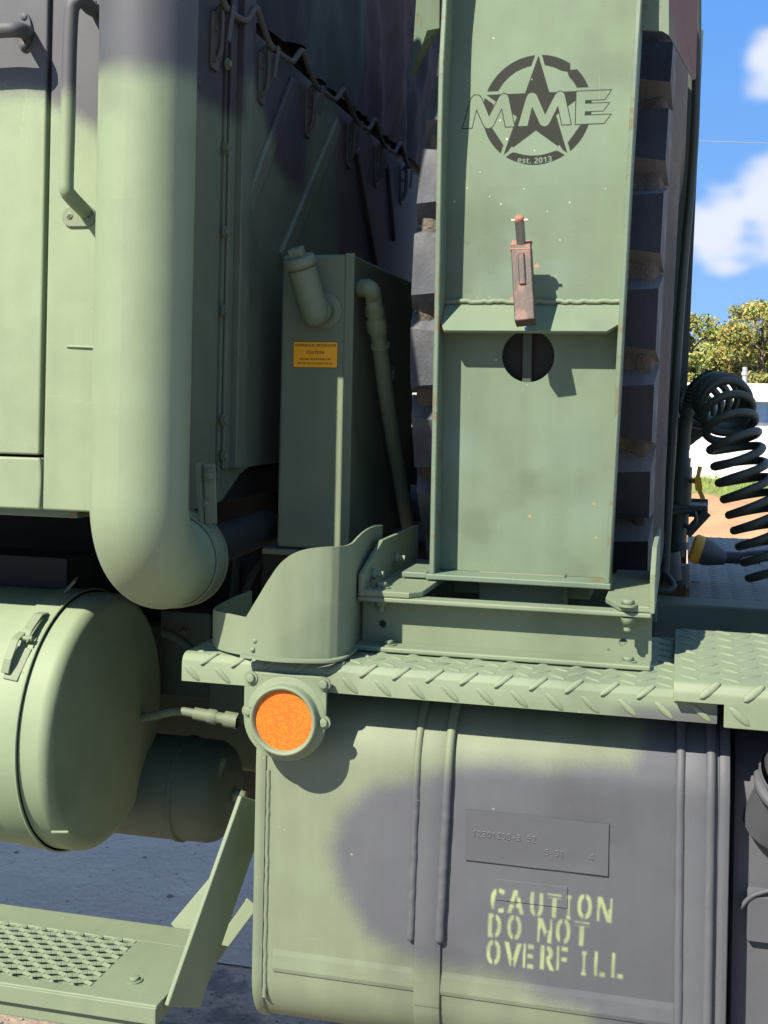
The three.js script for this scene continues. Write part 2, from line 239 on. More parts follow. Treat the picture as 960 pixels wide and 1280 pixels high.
{ // long low shed behind the bank
  const c = far(880, 29), t = thing('metal_shed', 'long low white metal shed with a blue upper wall band and pale roof', 'shed');
  const z = c.z, at = (v) => { const d = ray(900, v); return EYE.y + d.y * (z - EYE.z) / d.z; };
  const y0 = 0, yb = at(527), ye = at(499), x0 = -9, x1 = 19.5;
  const wh = [], bl = []; const px = 0.30;
  wh.push(box(x0, x1, y0, yb, z - 6, z, 0.01)); bl.push(box(x0 + .002, x1 - .002, yb, ye, z - 6, z - 0.002, 0.01));
  const r1 = [], r2 = []; for (let x = x0 + 0.1; x < x1; x += px) { r1.push(box(x, x + 0.05, y0, yb - 0.01, z, z + 0.025, 0.008)); r2.push(box(x, x + 0.05, yb + 0.01, ye - 0.02, z - 0.002, z + 0.022, 0.008)); }
  mesh('wall', wh, M([0.72, 0.73, 0.75], { map: paintMap }), t); const b = mesh('upper_wall', bl, M([0.22, 0.39, 0.72], { map: paintMap }), t);
  stuff(mesh('siding_rib', r1, M([0.62, 0.63, 0.66]), t)); stuff(mesh('siding_rib', r2, M([0.20, 0.36, 0.68]), t));
  const yr = at(478); const s = prism([[z + 0.45, ye + 0.02], [z + 0.45, ye + 0.08], [z - 3, yr + 0.05], [z - 6.4, ye + 0.08], [z - 6.4, ye + 0.02]], x1 - x0 + 0.6, 0.004);
  mesh('roof', onX(s, x1 + 0.3), M([0.78, 0.76, 0.73], { map: paintMap, roughness: 0.5 }), t);
  mesh('eave', [box(x0 - .3, x1 + .3, ye - 0.05, ye + 0.05, z + 0.45, z + 0.5, 0.01)], M([0.45, 0.47, 0.5]), t);
  const vp = P(931, 470, z - 2), yv = vp.y; mesh('vent_pipe', [rod(v3(vp.x, ye, z - 2), v3(vp.x, yv + 0.22, z - 2), 0.06), rod(v3(vp.x, yv + 0.02, z - 2), v3(vp.x, yv + 0.10, z - 2), 0.085)], M([0.30, 0.32, 0.35], { metalness: 0.3 }), t);
}
function tree(u, dist, h, w, tone, label) {
  const o = far(u, dist), t = thing('tree', label, 'tree', 'trees behind the shed'); t.position.copy(o);
  const tr = [], cl = []; tr.push(lathe([[0.17, 0], [0.12, h * 0.3], [0.05, h * 0.8], [0.01, h * 0.95]], 9, v3(), v3(R(-.05, .05), 1, R(-.05, .05))));
  for (let i = 0; i < 60; i++) { const a = R(0, 6.28), yy = h * Math.pow(R(0.12, 1), 0.8), rr = w * Math.sqrt(rnd()) * Math.pow(clamp(1.15 - Math.pow(Math.abs(yy / h - 0.42) / 0.62, 2)), 0.7); const p = v3(Math.cos(a) * rr, yy, Math.sin(a) * rr); cl.push([p, R(0.35, 0.8) * (w / 2.0)]); if (i % 2 === 0) { const q = v3(0, Math.max(0.4, yy - rr * 0.7), 0); tr.push(tube([q, q.clone().lerp(p, 0.5).add(v3(0, 0.15, 0)), p], 0.035, 6, 5)); } }
  mesh('trunk', tr, M([0.22, 0.17, 0.13], { roughness: 1 }), t);
  const N = 26000, pos = new Float32Array(N * 9), col = new Float32Array(N * 9);
  for (let i = 0; i < N; i++) {
    const [c, r] = cl[Math.floor(rnd() * cl.length)]; const d = v3(R(-1, 1), R(-1, 1), R(-1, 1)).normalize().multiplyScalar(r * Math.pow(rnd(), 0.42)); d.y *= 0.75; const p = c.clone().add(d), s = R(0.045, 0.11);
    const a = v3(R(-1, 1), R(-1, 1), R(-1, 1)).normalize().multiplyScalar(s), b = v3(R(-1, 1), R(-1, 1), R(-1, 1)).normalize().multiplyScalar(s);
    const k = 0.72 + 0.5 * hash(Math.floor(c.x * 50), Math.floor(c.y * 50)) + R(-0.15, 0.15), gc = rnd() < tone ? [0.34, 0.27, 0.085] : [0.23, 0.30, 0.08];
    [p.clone().add(a), p.clone().add(b), p.clone().sub(a)].forEach((q, j) => { pos.set([q.x, q.y, q.z], i * 9 + j * 3); col.set(mul(gc, k), i * 9 + j * 3); });
  }
  const g = new THREE.BufferGeometry(); g.setAttribute('position', new THREE.BufferAttribute(pos, 3)); g.setAttribute('color', new THREE.BufferAttribute(col, 3)); g.computeVertexNormals();
  mesh('crown', g, M([1, 1, 1], { vertexColors: true, roughness: 0.9, side: THREE.DoubleSide }), t);
}
tree(862, 45, 4.9, 1.5, 0.25, 'yellow green leafy tree rising behind the shed beside the spare tyre');
tree(903, 52, 5.0, 1.7, 0.32, 'shorter yellow green tree between two taller trees behind the shed');
tree(952, 44, 5.45, 1.8, 0.45, 'tallest tree with orange tinted upper leaves behind the shed');
tree(925, 60, 5.2, 2.2, 0.2, 'green tree set back in the gap above the shed roof');
tree(1010, 46, 5.6, 2.0, 0.3, 'green tree beyond the end of the coiled hose');
tree(820, 54, 5.0, 2.0, 0.2, 'green tree mostly hidden behind the spare tyre');
tag(mesh('overhead_wire', rod(P(600, 167, -40), P(1200, 187, -40), 0.009, 6), M([0.25, 0.25, 0.26])), 'thin overhead wire crossing the blue sky', 'wire');

// ---------------------------------------------------------------- the truck
const truck = thing('military_truck', 'green and black camouflage painted military cargo truck seen close up behind its cab', 'truck');
const part = (name, geos, mat, label, parent = truck, keep = false) => mesh(name, geos, mat, parent, label, keep);
const sub = (parent, name, geos, mat, keep = false) => mesh(name, geos, mat, parent, undefined, keep);
const zc = -0.10, Xr = P(241, 300, zc).x;
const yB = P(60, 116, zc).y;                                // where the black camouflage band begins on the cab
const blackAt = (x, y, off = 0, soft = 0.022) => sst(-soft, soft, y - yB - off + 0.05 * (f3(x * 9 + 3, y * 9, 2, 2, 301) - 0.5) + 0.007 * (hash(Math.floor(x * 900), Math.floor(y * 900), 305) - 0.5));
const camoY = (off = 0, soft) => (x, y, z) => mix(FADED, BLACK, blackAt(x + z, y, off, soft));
// camouflage textures for flat panels, laid out in metres on the panel
function camoMat(x0, y0, x1, y1, W, H, fn, o = {}) {
  const t = dataTex(W, H, (u, v) => { const x = lerp(x0, x1, u), y = lerp(y0, y1, v); const c = fn(x, y); const mx = ((x % 1) + 1) % 1, my = ((y % 1) + 1) % 1; let k = wear(mx, my, 1.25); let r = mul(c, k); const [d] = near(pale, mx, my); if (d < 1.2) r = mix(r, [0.36, 0.39, 0.33], 0.5 * sst(1.2, 0.7, d)); return r; });
  t.wrapS = t.wrapT = THREE.ClampToEdgeWrapping;
  const b = peel.clone(); b.repeat.set(x1 - x0, y1 - y0); b.needsUpdate = true;
  return M([1, 1, 1], { map: t, bumpMap: b, bumpScale: 0.00010, roughness: 0.68, ...o });
}
// cab side
{
  const Xd = P(57, 300, zc).x, yDoor = P(25, 568, zc).y, yLow = P(60, 638, zc).y, X0 = -2.2, yTop = P(60, -260, zc).y;
  const bx = [-1.4, 1.3, -0.6, 2.6];
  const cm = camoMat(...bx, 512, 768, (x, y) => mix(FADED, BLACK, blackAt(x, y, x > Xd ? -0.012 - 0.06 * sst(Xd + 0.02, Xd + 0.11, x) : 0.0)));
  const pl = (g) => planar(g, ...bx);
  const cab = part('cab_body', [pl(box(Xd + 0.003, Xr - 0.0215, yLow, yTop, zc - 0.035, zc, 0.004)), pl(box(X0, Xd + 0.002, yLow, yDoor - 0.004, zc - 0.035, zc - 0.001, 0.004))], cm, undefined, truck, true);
  sub(cab, 'door_jamb', box(X0, Xd + 0.02, yDoor - 0.02, yTop, zc - 0.09, zc - 0.037), mDark);
  sub(cab, 'floor', [box(X0, Xr - 0.03, yLow + 0.004, yLow + 0.05, -1.5, zc - 0.036)], mDark);
  sub(cab, 'sill_lip', [box(X0, P(88, 645, zc).x, yLow - 0.012, yLow + 0.002, zc - 0.06, zc - 0.02, 0.002)], mEdge);
  sub(cab, 'weld_seam', tube([P(50, 572, zc), P(51, 600, zc), P(49, 634, zc)].map(p => p.add(v3(0, 0, 0.0005))), 0.0022, 20, 6), mGreen);
  sub(cab, 'pressed_bead', tube([P(84, 433, zc + 0.0003), P(100, 433.5, zc + 0.001), P(122, 434.5, zc + 0.001)], 0.0022, 20, 8), mFaded);
  const door = part('cab_door', pl(box(X0, Xd - 0.0025, yDoor, yTop, zc - 0.03, zc + 0.002, 0.004)), cm, 'cab door with rounded seam and pull handle', truck, true);
  const zh = zc + 0.052, hp = [P(-60, 42, zh), P(-20, 39, zh), P(18, 37, zh), P(30, 39, zc + 0.02), P(33, 40, zc)];
  sub(door, 'door_handle', vcol(tube(hp, 0.0112, 40, 16), () => BLACK), mVC);
  const fc = P(31, 40, zc + 0.002), fl = Array.from({ length: 40 }, (_, i) => [0.0135 * Math.cos(i / 20 * Math.PI), 0.0275 * Math.sin(i / 20 * Math.PI)]);
  sub(door, 'handle_flange', prism(fl, 0.0055, 0.0012).translate(fc.x, fc.y, zc + 0.0018), mBlack);
  const screw = (q, n = v3(0, 0, 1)) => { const a = lathe([[0, 0.0022], [0.003, 0.002], [0.0055, 0.0005], [0.0055, -0.001]].reverse(), 16, q, n); return [a]; };
  const slot = (q) => [bar(q.clone().add(v3(-0.003, -0.002, 0.0021)), q.clone().add(v3(0.003, 0.002, 0.0021)), 0.0013, 0.0006), bar(q.clone().add(v3(-0.002, 0.003, 0.0022)), q.clone().add(v3(0.002, -0.003, 0.0022)), 0.0013, 0.0006)];
  for (const q of [P(30, 21, zc + 0.0075), P(29, 56, zc + 0.0075)]) { const s = sub(door, 'screw', screw(q), mBlack); }
  sub(cab, 'shade_plate', pl(box(Xr - 0.05, Xr - 0.001, P(240, 186, zc).y, yTop, zc, zc + 0.028, 0.004)), cm, true);  // unseen plate added behind the pipe to cut the sun sliver short
  // grab handle
  const zg = zc + 0.062, gp = [P(122, 14, zc - 0.005), P(113, 10, zc + 0.03), P(102, -1, zg - 0.006), P(90, 10, zg), P(87, 60, zg), P(85, 150, zg), P(83, 225, zg), P(84, 240, zg - 0.002), P(96, 254, zg - 0.022), P(108, 266, zc - 0.002)];
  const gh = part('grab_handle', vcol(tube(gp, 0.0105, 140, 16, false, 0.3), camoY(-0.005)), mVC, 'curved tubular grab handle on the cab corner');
  const foot = (a, b) => { const c = a.clone().add(b).multiplyScalar(0.5); const L = a.distanceTo(b) + 0.022; const g = new RoundedBoxGeometry(L, 0.026, 0.004, 3, 0.0019); const s = prism(arcRect(L, 0.030, 0.014), 0.004, 0.0008); return s.translate(c.x, c.y, c.z - 0.002); };
  const f1 = foot(P(87, 270, zc + 0.002), P(111, 271, zc + 0.002)), f2 = foot(P(117, 3, zc + 0.002), P(140, 4, zc + 0.002));
  sub(gh, 'mounting_foot', vcol(f1, () => GREEN), mVC); sub(gh, 'mounting_foot', f2, mBlack);
  for (const q of [P(87, 270, zc + 0.004), P(111, 271, zc + 0.004)]) { sub(gh, 'screw', screw(q), mGreen); sub(gh, 'screw_slot', slot(q), mDark); }
  const q2 = P(117, 3, zc + 0.004); sub(gh, 'screw', screw(q2), mBlack); sub(gh, 'screw_slot', slot(q2), mDark);
}
function arcRect(L, h, r) { const o = [], A = [[L / 2 - r, h / 2 - r, 0], [-L / 2 + r, h / 2 - r, 1], [-L / 2 + r, -h / 2 + r, 2], [L / 2 - r, -h / 2 + r, 3]]; for (const [x, y, q] of A) for (let i = 0; i <= 6; i++) { const a = (q + i / 6) * Math.PI / 2; o.push([x + r * Math.cos(a), y + r * Math.sin(a)]); } return o; }
// cab rear wall, its stiffener, hooks and canvas
const zAt = (u) => PX(u, 300, Xr).z, yRope = PX(345, 72, Xr).y, zEnd = PX(505, 400, Xr).z, zFar = PX(545, 400, Xr).z;
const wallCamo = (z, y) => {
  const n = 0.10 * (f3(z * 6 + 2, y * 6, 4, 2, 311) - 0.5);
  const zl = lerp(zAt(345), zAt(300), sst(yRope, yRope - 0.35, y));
  let c = mix(UNLIT, SHADE_BLACK, sst(-0.03, 0.03, y - yRope + 0.10 + 0.35 * clamp(-(z - zAt(300)), 0, 0.3) + n) * sst(zAt(392), zAt(372), z + n));
  c = mix(c, mul(SHADE_BLACK, 1), sst(-0.02, 0.02, y - PX(256, 128, Xr).y) * sst(zAt(300), zAt(285), z));
  c = mix(c, BROWN, sst(0.06, -0.06, z - zAt(418) + n)); c = mix(c, SHADE_BLACK, sst(0.08, -0.08, z - zAt(480) + n)); return c;
};
{
  const S = (u, v) => { const p = PX(u, v, Xr); return [p.z, p.y]; };
  const yl = S(322, 582)[1]; const yTopW = yRope + 0.012;
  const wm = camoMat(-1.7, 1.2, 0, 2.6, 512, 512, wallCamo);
  const wpl = (g) => planar(g, -1.7, 1.2, 0, 2.6, 'z');
  const strip = prism([[zc, S(235, 640)[1]], [zAt(275), S(275, 628)[1]], [zAt(275), 2.62], [zc, 2.62]], 0.02, 0.002);
  const main = prism([[zAt(279), S(282, 627)[1]], [zAt(285), S(284, 624)[1]], [S(301, 592)[0], S(301, 592)[1]], [S(312, 584)[0], S(312, 584)[1]], [S(322, 582)[0], yl], [zEnd, yl], [zEnd, S(505, 476)[1]], [zFar, S(505, 476)[1]], [zFar, yTopW], [zAt(279), yTopW]], 0.02, 0.002);
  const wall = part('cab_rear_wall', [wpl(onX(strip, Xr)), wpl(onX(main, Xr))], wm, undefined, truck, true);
  sub(wall, 'cab_shade_fill', [box(-3.4, Xr - 0.026, yl, 2.64, zEnd + 0.01, zc - 0.10), box(-3.4, Xr - 0.026, S(505, 476)[1], 2.64, zFar + 0.01, zEnd + 0.008)], mDark);  // solid dark block filling the cab, keeps sun off the ground
  // stiffener: three ribs with bolts
  const y0 = S(296, 584)[1], y1 = 2.6;
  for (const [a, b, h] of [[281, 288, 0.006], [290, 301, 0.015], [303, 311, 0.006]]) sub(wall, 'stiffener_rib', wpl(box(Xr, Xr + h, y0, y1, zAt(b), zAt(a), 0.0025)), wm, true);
  for (const [u, v] of [[284, 80], [307, 97], [282, 185], [303, 197], [281, 290], [300, 297], [277 + 3, 388], [297, 352], [279, 525], [296, 524], [279, 570], [295, 568]]) { const p = PX(u, v, Xr + 0.006); sub(wall, 'bolt', hex(p, v3(1, 0, 0), 0.006, 0.006), mOlive); }
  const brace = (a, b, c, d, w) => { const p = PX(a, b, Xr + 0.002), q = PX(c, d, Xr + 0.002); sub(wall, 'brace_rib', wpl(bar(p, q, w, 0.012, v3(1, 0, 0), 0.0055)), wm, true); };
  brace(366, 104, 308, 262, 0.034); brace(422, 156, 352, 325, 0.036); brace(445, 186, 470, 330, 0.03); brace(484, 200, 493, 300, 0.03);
  // rope hooks along the top of the wall
  const hookU = [262, 322, 381, 433, 468, 500];
  hookU.forEach((u) => {
    const z = zAt(u), k = 1, y = yRope - 0.005; const g = prism(arcRect(0.032, 0.085, 0.010), 0.004, 0.001); g.rotateY(Math.PI / 2); g.translate(Xr, y - 0.05, z);
    const h = sub(wall, 'rope_hook', [g, tube([v3(Xr + 0.004, y - 0.075, z - 0.004), v3(Xr + 0.010, y - 0.06, z - 0.004), v3(Xr + 0.012, y - 0.02, z - 0.004), v3(Xr + 0.009, y + 0.004, z - 0.004), v3(Xr + 0.004, y - 0.006, z - 0.004)], 0.0045, 24, 8), hex(v3(Xr + 0.004, y - 0.032, z + 0.006), v3(1, 0, 0), 0.004, 0.004), hex(v3(Xr + 0.004, y - 0.078, z + 0.006), v3(1, 0, 0), 0.004, 0.004)], mDark2());
  });
  // canvas: a hanging sheet with folds and a scalloped lower hem
  const nz = 160, ny = 40, pos = [], idx = [], uv = []; const zs = zAt(281), ze = zEnd - 0.45;
  const canv = (s, t) => { const z = lerp(zs, ze, s), hem = 0.028 + 0.016 * Math.abs(Math.sin(s * 22)) + 0.01 * f3(s * 30, 0, 1, 2, 331), y = yRope + hem + t * (0.95 - hem); const fold = 0.05 * (f3(s * 13 + t * 2, t * 1.6, 2, 2, 333) - 0.5) + 0.035 * (f3(s * 26 - t * 5, t * 6, 2, 3, 335) - 0.5) + 0.004 * sst(0.025, 0.0, Math.abs(t - 0.22 - 0.08 * s)); return v3(Xr - 0.004 + fold + 0.02 * t, y, z); };
  for (let j = 0; j <= ny; j++) for (let i = 0; i <= nz; i++) { const p = canv(i / nz, j / ny); pos.push(p.x, p.y, p.z); uv.push(p.z, p.y); }
  for (let j = 0; j < ny; j++) for (let i = 0; i < nz; i++) { const a = j * (nz + 1) + i, b = a + 1, c = a + nz + 1, d = c + 1; idx.push(a, b, c, b, d, c); }
  let g = new THREE.BufferGeometry(); g.setAttribute('position', new THREE.Float32BufferAttribute(pos, 3)); g.setAttribute('uv', new THREE.Float32BufferAttribute(uv, 2)); g.setIndex(idx); g.computeVertexNormals();
  g = vcol(g, (x, y, z) => { const n = 0.3 * (f3(z * 4, y * 4, 1, 2, 341) - 0.5), w = (y - yRope) * 0.25; const zz = z + w + n * 0.3; let c = mix(mul(SHADE_BLACK, 0.8), [0.045, 0.06, 0.045], sst(zAt(360), zAt(385), zz)); c = mix(c, [0.05, 0.033, 0.032], sst(zAt(432), zAt(448), zz)); return mix(c, mul(SHADE_BLACK, 0.8), sst(zAt(492), zAt(500), zz)); });  // cover camouflage, its tones darkened to take in the shade
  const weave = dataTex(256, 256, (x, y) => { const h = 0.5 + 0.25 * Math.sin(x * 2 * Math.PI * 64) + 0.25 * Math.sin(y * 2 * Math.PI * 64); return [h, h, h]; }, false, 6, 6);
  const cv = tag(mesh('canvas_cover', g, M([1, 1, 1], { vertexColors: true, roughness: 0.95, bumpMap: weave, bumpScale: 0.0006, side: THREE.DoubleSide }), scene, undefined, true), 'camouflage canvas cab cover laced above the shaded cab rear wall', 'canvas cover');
  // lacing rope: hook, up to an eyelet, down to the next hook
  const rp = []; const zz = hookU.map(zAt); rp.push(v3(Xr + 0.02, yRope + 0.06, zc + 0.02));
  zz.forEach((z, i) => { rp.push(v3(Xr + 0.018, yRope - 0.004, z)); if (i < zz.length - 1) { const d = zz[i + 1] - z; rp.push(v3(Xr + 0.015, yRope + 0.004, z + d * 0.45), v3(Xr + 0.02, yRope + 0.034, z + d * 0.60), v3(Xr + 0.018, yRope + 0.012, z + d * 0.82)); } });
  tag(mesh('lacing_rope', tube(rp, 0.0052, 260, 8, false, 0.3), M([0.07, 0.075, 0.07], { roughness: 0.9 })), 'dark rope lacing the canvas cover to hooks on the cab rear wall', 'rope');
  for (const z of zz) { /* loose tails hang from the hooks */ sub(wall, 'hook_strap', bar(v3(Xr + 0.026, yRope, z - 0.012), v3(Xr + 0.022, yRope - 0.055, z - 0.004), 0.010, 0.003, v3(1, 0, 0.2)), mDark2()); }
}
function mDark2() { return mDark2.m || (mDark2.m = M([0.055, 0.062, 0.055], { roughness: 0.65 })); }
// exhaust pipe with its elbow
{
  const a = P(181, 300, 0.05), r = 0.0635, z1 = 0.05, yb = P(181, 714, z1).y, rb = 0.092, x = a.x;
  const pts = []; for (let y = 2.75; y > yb + rb; y -= 0.04) pts.push(v3(x, y, z1)); 
  for (let i = 0; i <= 14; i++) { const t = i / 14 * Math.PI / 2; pts.push(v3(x, yb + rb - rb * Math.sin(t), z1 - rb + rb * Math.cos(t))); }
  pts.push(v3(x, yb, z1 - rb - 0.02), v3(x, yb, z1 - rb - 0.045));
  const g = new THREE.TubeGeometry(new THREE.CatmullRomCurve3(pts, false, 'centripetal'), 180, r, 56, false);
  { const p = g.attributes.position, n = g.attributes.normal; for (let i = 0; i < p.count; i++) { const d = 0.0012 * (f3(p.getX(i) * 11, p.getY(i) * 7, p.getZ(i) * 11, 2, 401) - 0.5) + 0.0004 * (f3(p.getX(i) * 40, p.getY(i) * 30, p.getZ(i) * 40, 2, 403) - 0.5); p.setXYZ(i, p.getX(i) + n.getX(i) * d, p.getY(i) + n.getY(i) * d, p.getZ(i) + n.getZ(i) * d); } g.computeVertexNormals(); }
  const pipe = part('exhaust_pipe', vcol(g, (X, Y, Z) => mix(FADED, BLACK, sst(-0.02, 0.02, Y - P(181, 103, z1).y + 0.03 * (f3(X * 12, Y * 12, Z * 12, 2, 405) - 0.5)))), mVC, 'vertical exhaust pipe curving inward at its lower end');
  const zb = z1 - rb - 0.020; sub(pipe, 'clamp_band', lathe([[r + 0.001, 0], [r + 0.004, 0], [r + 0.004, 0.028], [r + 0.001, 0.028]], 56, v3(x, yb, zb), v3(0, 0, -1)), mGreen);
  sub(pipe, 'clamp_flange', lathe([[r * 0.5, 0], [r + 0.006, 0], [r + 0.006, 0.004], [r * 0.5, 0.004]], 56, v3(x, yb, zb - 0.03), v3(0, 0, -1)), mGreenDull);
  sub(pipe, 'inner_pipe', rod(v3(x, yb, z1 - rb - 0.03), v3(x, yb + 0.01, z1 - rb - 0.4), 0.03, 24), mDark);
  const h0 = P(262, 580, zb - 0.01), h1 = P(264, 655, zb - 0.01);
  const hg = sub(pipe, 'hanger_bracket', [bar(h0, h1, 0.017, 0.004, v3(0.3, 0, 1)), bar(h0.clone().add(v3(-0.014, 0.002, 0)), h1.clone().add(v3(-0.012, 0, 0)), 0.006, 0.02, v3(0, 0, 1))], mOlive);
  sub(pipe, 'bolt', hex(P(263, 594, zb - 0.005), v3(0.3, 0, 1), 0.006, 0.006), mOlive); sub(pipe, 'bolt', hex(P(258, 629, zb - 0.005), v3(0.3, 0, 1), 0.0045, 0.005), mOlive);
}
// air cleaner canister with its clamp, and the small air tank behind it
{
  const zA = -0.33, c = P(70, 893, zA), d = c.clone().sub(EYE).dot(v3(-Math.sin(YAW), 0, -Math.cos(YAW))), Rr = 154 / F * d, y = c.y;
  const Xb = P(23, 900, zA + Rr).x, Xe = Xb + 0.060; console.log('canister R', Rr, 'y', y, 'Xe', Xe);
  const prof = [[Rr, -1.2], [Rr, -0.030]]; for (let i = 1; i <= 12; i++) { const a = i / 12 * Math.PI / 2; prof.push([Rr - 0.022 + 0.022 * Math.cos(a), -0.030 + 0.020 * Math.sin(a)]); } prof.push([Rr * 0.85, -0.009], [Rr * 0.62, -0.005], [Rr * 0.60, -0.0032], [Rr * 0.3, 0], [0, 0.002]);
  const ac = part('air_cleaner', lathe(prof, 96, v3(Xe, y, zA), v3(1, 0, 0)), mFaded, 'large round air cleaner canister under the cab');
  sub(ac, 'clamp_band', [lathe([[Rr, -0.05], [Rr + 0.0035, -0.05], [Rr + 0.0035, 0], [Rr, 0]], 96, v3(Xb, y, zA), v3(1, 0, 0)), lathe([[Rr, 0], [Rr + 0.006, 0], [Rr + 0.006, 0.004], [Rr, 0.004]], 96, v3(Xb - 0.004, y, zA), v3(1, 0, 0))], mFaded);
  sub(ac, 'band_tab', bar(P(82, 738, zA + 0.03), P(96, 724, zA + 0.03), 0.02, 0.003, v3(0, 1, 0.3)), mOlive);
  const C = (u, ang, out = 0.01) => v3(u, y + (Rr + out) * Math.sin(ang), zA + (Rr + out) * Math.cos(ang));
  const aOf = (v) => { let best = 0, e = 1e9; for (let a = -0.4; a < 1.3; a += 0.01) { const p = C(Xb - 0.02, a).project(camera); const vv = (1 - p.y) / 2 * 1280; if (Math.abs(vv - v) < e) { e = Math.abs(vv - v); best = a; } } return best; };
  const lv = (us, vs, w, o, t = 0.003) => { const pts = us.map((u, i) => { const a = aOf(vs[i]); return [C(u, a, o[i]), v3(0, Math.sin(a), Math.cos(a))]; }); const L = []; for (let i = 1; i < pts.length; i++) L.push(bar(pts[i - 1][0], pts[i][0].clone().addScaledVector(pts[i][0].clone().sub(pts[i - 1][0]).normalize(), 0.001), w, t, pts[i][1])); return L; };
  const latch = sub(ac, 'clamp_latch', [...lv([Xb - 0.022, Xb - 0.022, Xb - 0.024, Xb - 0.026], [764, 772, 790, 800], 0.017, [0.006, 0.016, 0.016, 0.012]), ...lv([Xb - 0.014, Xb - 0.014], [772, 806], 0.003, [0.012, 0.018]), ...lv([Xb - 0.032, Xb - 0.032], [772, 806], 0.003, [0.012, 0.018]), rod(C(Xb - 0.036, aOf(800), 0.014), C(Xb - 0.010, aOf(800), 0.014), 0.004)], mGreen);
  sub(ac, 'latch_lever', [...lv([Xb - 0.032, Xb - 0.033, Xb - 0.035, Xb - 0.037], [793, 806, 828, 842], 0.014, [0.014, 0.022, 0.017, 0.010])], mGreen);
  sub(ac, 'latch_strap', [...lv([Xb - 0.022, Xb - 0.028], [808, 848], 0.026, [0.005, 0.005])], mGreenDull);
  sub(ac, 'drain_slot', [bar(PX(64, 1040, Xb + 0.06), PX(86, 1040, Xb + 0.09), 0.004, 0.003)], mGreen);
  sub(ac, 'mounting_bracket', [box(-1.6, Xe - 0.12, y + Rr * 0.7, y + Rr + 0.05, zA - 0.14, zA - 0.04)], mDark);
  // small tank
  const z2 = -0.52, c2 = P(235, 985, z2), d2 = c2.clone().sub(EYE).dot(v3(-Math.sin(YAW), 0, -Math.cos(YAW))), r2 = 62 / F * d2, X2 = P(297, 985, z2).x;
  const p2 = [[r2, -0.8], [r2, -0.10], [r2 + 0.003, -0.099], [r2 + 0.003, -0.092], [r2 - 0.001, -0.091], [r2 - 0.001, -0.05]]; for (let i = 1; i <= 10; i++) { const a = i / 10 * Math.PI / 2; p2.push([(r2 - 0.001) * Math.cos(a) * 0.5 + (r2 - 0.001) * 0.5 * (1 - Math.pow(i / 10, 4)) * 1, -0.05 + 0.045 * Math.sin(a)]); } p2.push([0, -0.003]);
  const at = part('air_tank', lathe(p2, 64, v3(X2, c2.y, z2), v3(1, 0, 0)), mUnder, 'small round air tank behind the canister');
  sub(at, 'drain_plug', lathe([[0.012, -0.01], [0.012, 0.008], [0.009, 0.009], [0.009, 0.016], [0, 0.016]], 6, v3(X2, c2.y - 0.004, z2), v3(1, 0, 0)), mGreen);
  part('air_hose', tube([P(150, 900, -0.45), P(190, 895, -0.42), P(220, 889, -0.42), P(245, 892, -0.42)], 0.0075, 30, 10), mOlive);
  part('hose_fitting', [lathe([[0.011, 0], [0.011, 0.025], [0.013, 0.026], [0.013, 0.04], [0.010, 0.041], [0.010, 0.055], [0.014, 0.056], [0.014, 0.08]], 6, P(243, 892, -0.42), P(300, 902, -0.42).sub(P(243, 892, -0.42)))], mOlive);
}
// shaded chassis behind: rails, cross members, transmission hump
{
  const y1 = 1.30;
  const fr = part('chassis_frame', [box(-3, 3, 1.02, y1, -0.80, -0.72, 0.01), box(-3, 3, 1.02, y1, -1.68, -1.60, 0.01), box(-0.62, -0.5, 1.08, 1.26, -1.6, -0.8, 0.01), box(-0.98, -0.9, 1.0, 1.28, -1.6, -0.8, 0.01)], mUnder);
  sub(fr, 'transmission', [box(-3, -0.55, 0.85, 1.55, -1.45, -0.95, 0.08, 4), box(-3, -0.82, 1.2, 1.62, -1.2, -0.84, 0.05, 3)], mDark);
  const br = part('frame_bracket', [box(P(200, 800, -0.6).x, P(262, 800, -0.6).x, P(230, 872, -0.6).y, P(230, 765, -0.6).y, -0.66, -0.6, 0.004)], mUnder);
  sub(br, 'rivet', hex(P(230, 790, -0.6), v3(0, 0, 1), 0.008, 0.007), mUnder);
  part('bracket_plate', [box(P(262, 800, -0.55).x, P(330, 800, -0.55).x, P(290, 905, -0.55).y, P(290, 855, -0.55).y, -0.6, -0.55, 0.004)], mUnder);
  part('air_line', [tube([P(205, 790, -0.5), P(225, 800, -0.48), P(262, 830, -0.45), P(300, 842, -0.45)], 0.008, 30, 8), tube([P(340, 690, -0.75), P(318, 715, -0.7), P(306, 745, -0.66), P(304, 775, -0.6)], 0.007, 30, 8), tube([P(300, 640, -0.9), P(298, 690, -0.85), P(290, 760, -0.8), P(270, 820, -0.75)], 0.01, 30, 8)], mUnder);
  part('added_dark_box', box(P(497, 560, -1.75).x, P(552, 560, -1.75).x, 0.95, P(520, 535, -1.75).y, -2.1, -1.75, 0.01), mDark);  // dark box added to blacken the gap left of the tyre
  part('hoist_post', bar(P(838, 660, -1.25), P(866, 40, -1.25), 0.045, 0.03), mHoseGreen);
  part('added_light_baffle', box(-0.58, -0.07, 1.2, 2.62, -1.68, -1.66, 0.004), mUnder);  // unseen plate added behind the tyre to block low sky light
  part('added_dark_plate', box(P(806, 700, -1.3).x, P(858, 700, -1.3).x, P(830, 790, -1.3).y, P(830, 662, -1.3).y, -1.34, -1.3, 0.005), mDark);  // dark plate added to blacken the opening beside the deck
  part('splash_panel', [box(P(330, 690, -0.72).x, -0.16, 1.24, P(330, 694, -0.36).y - 0.004, -1.45, -0.70, 0.01)], mDark);
}
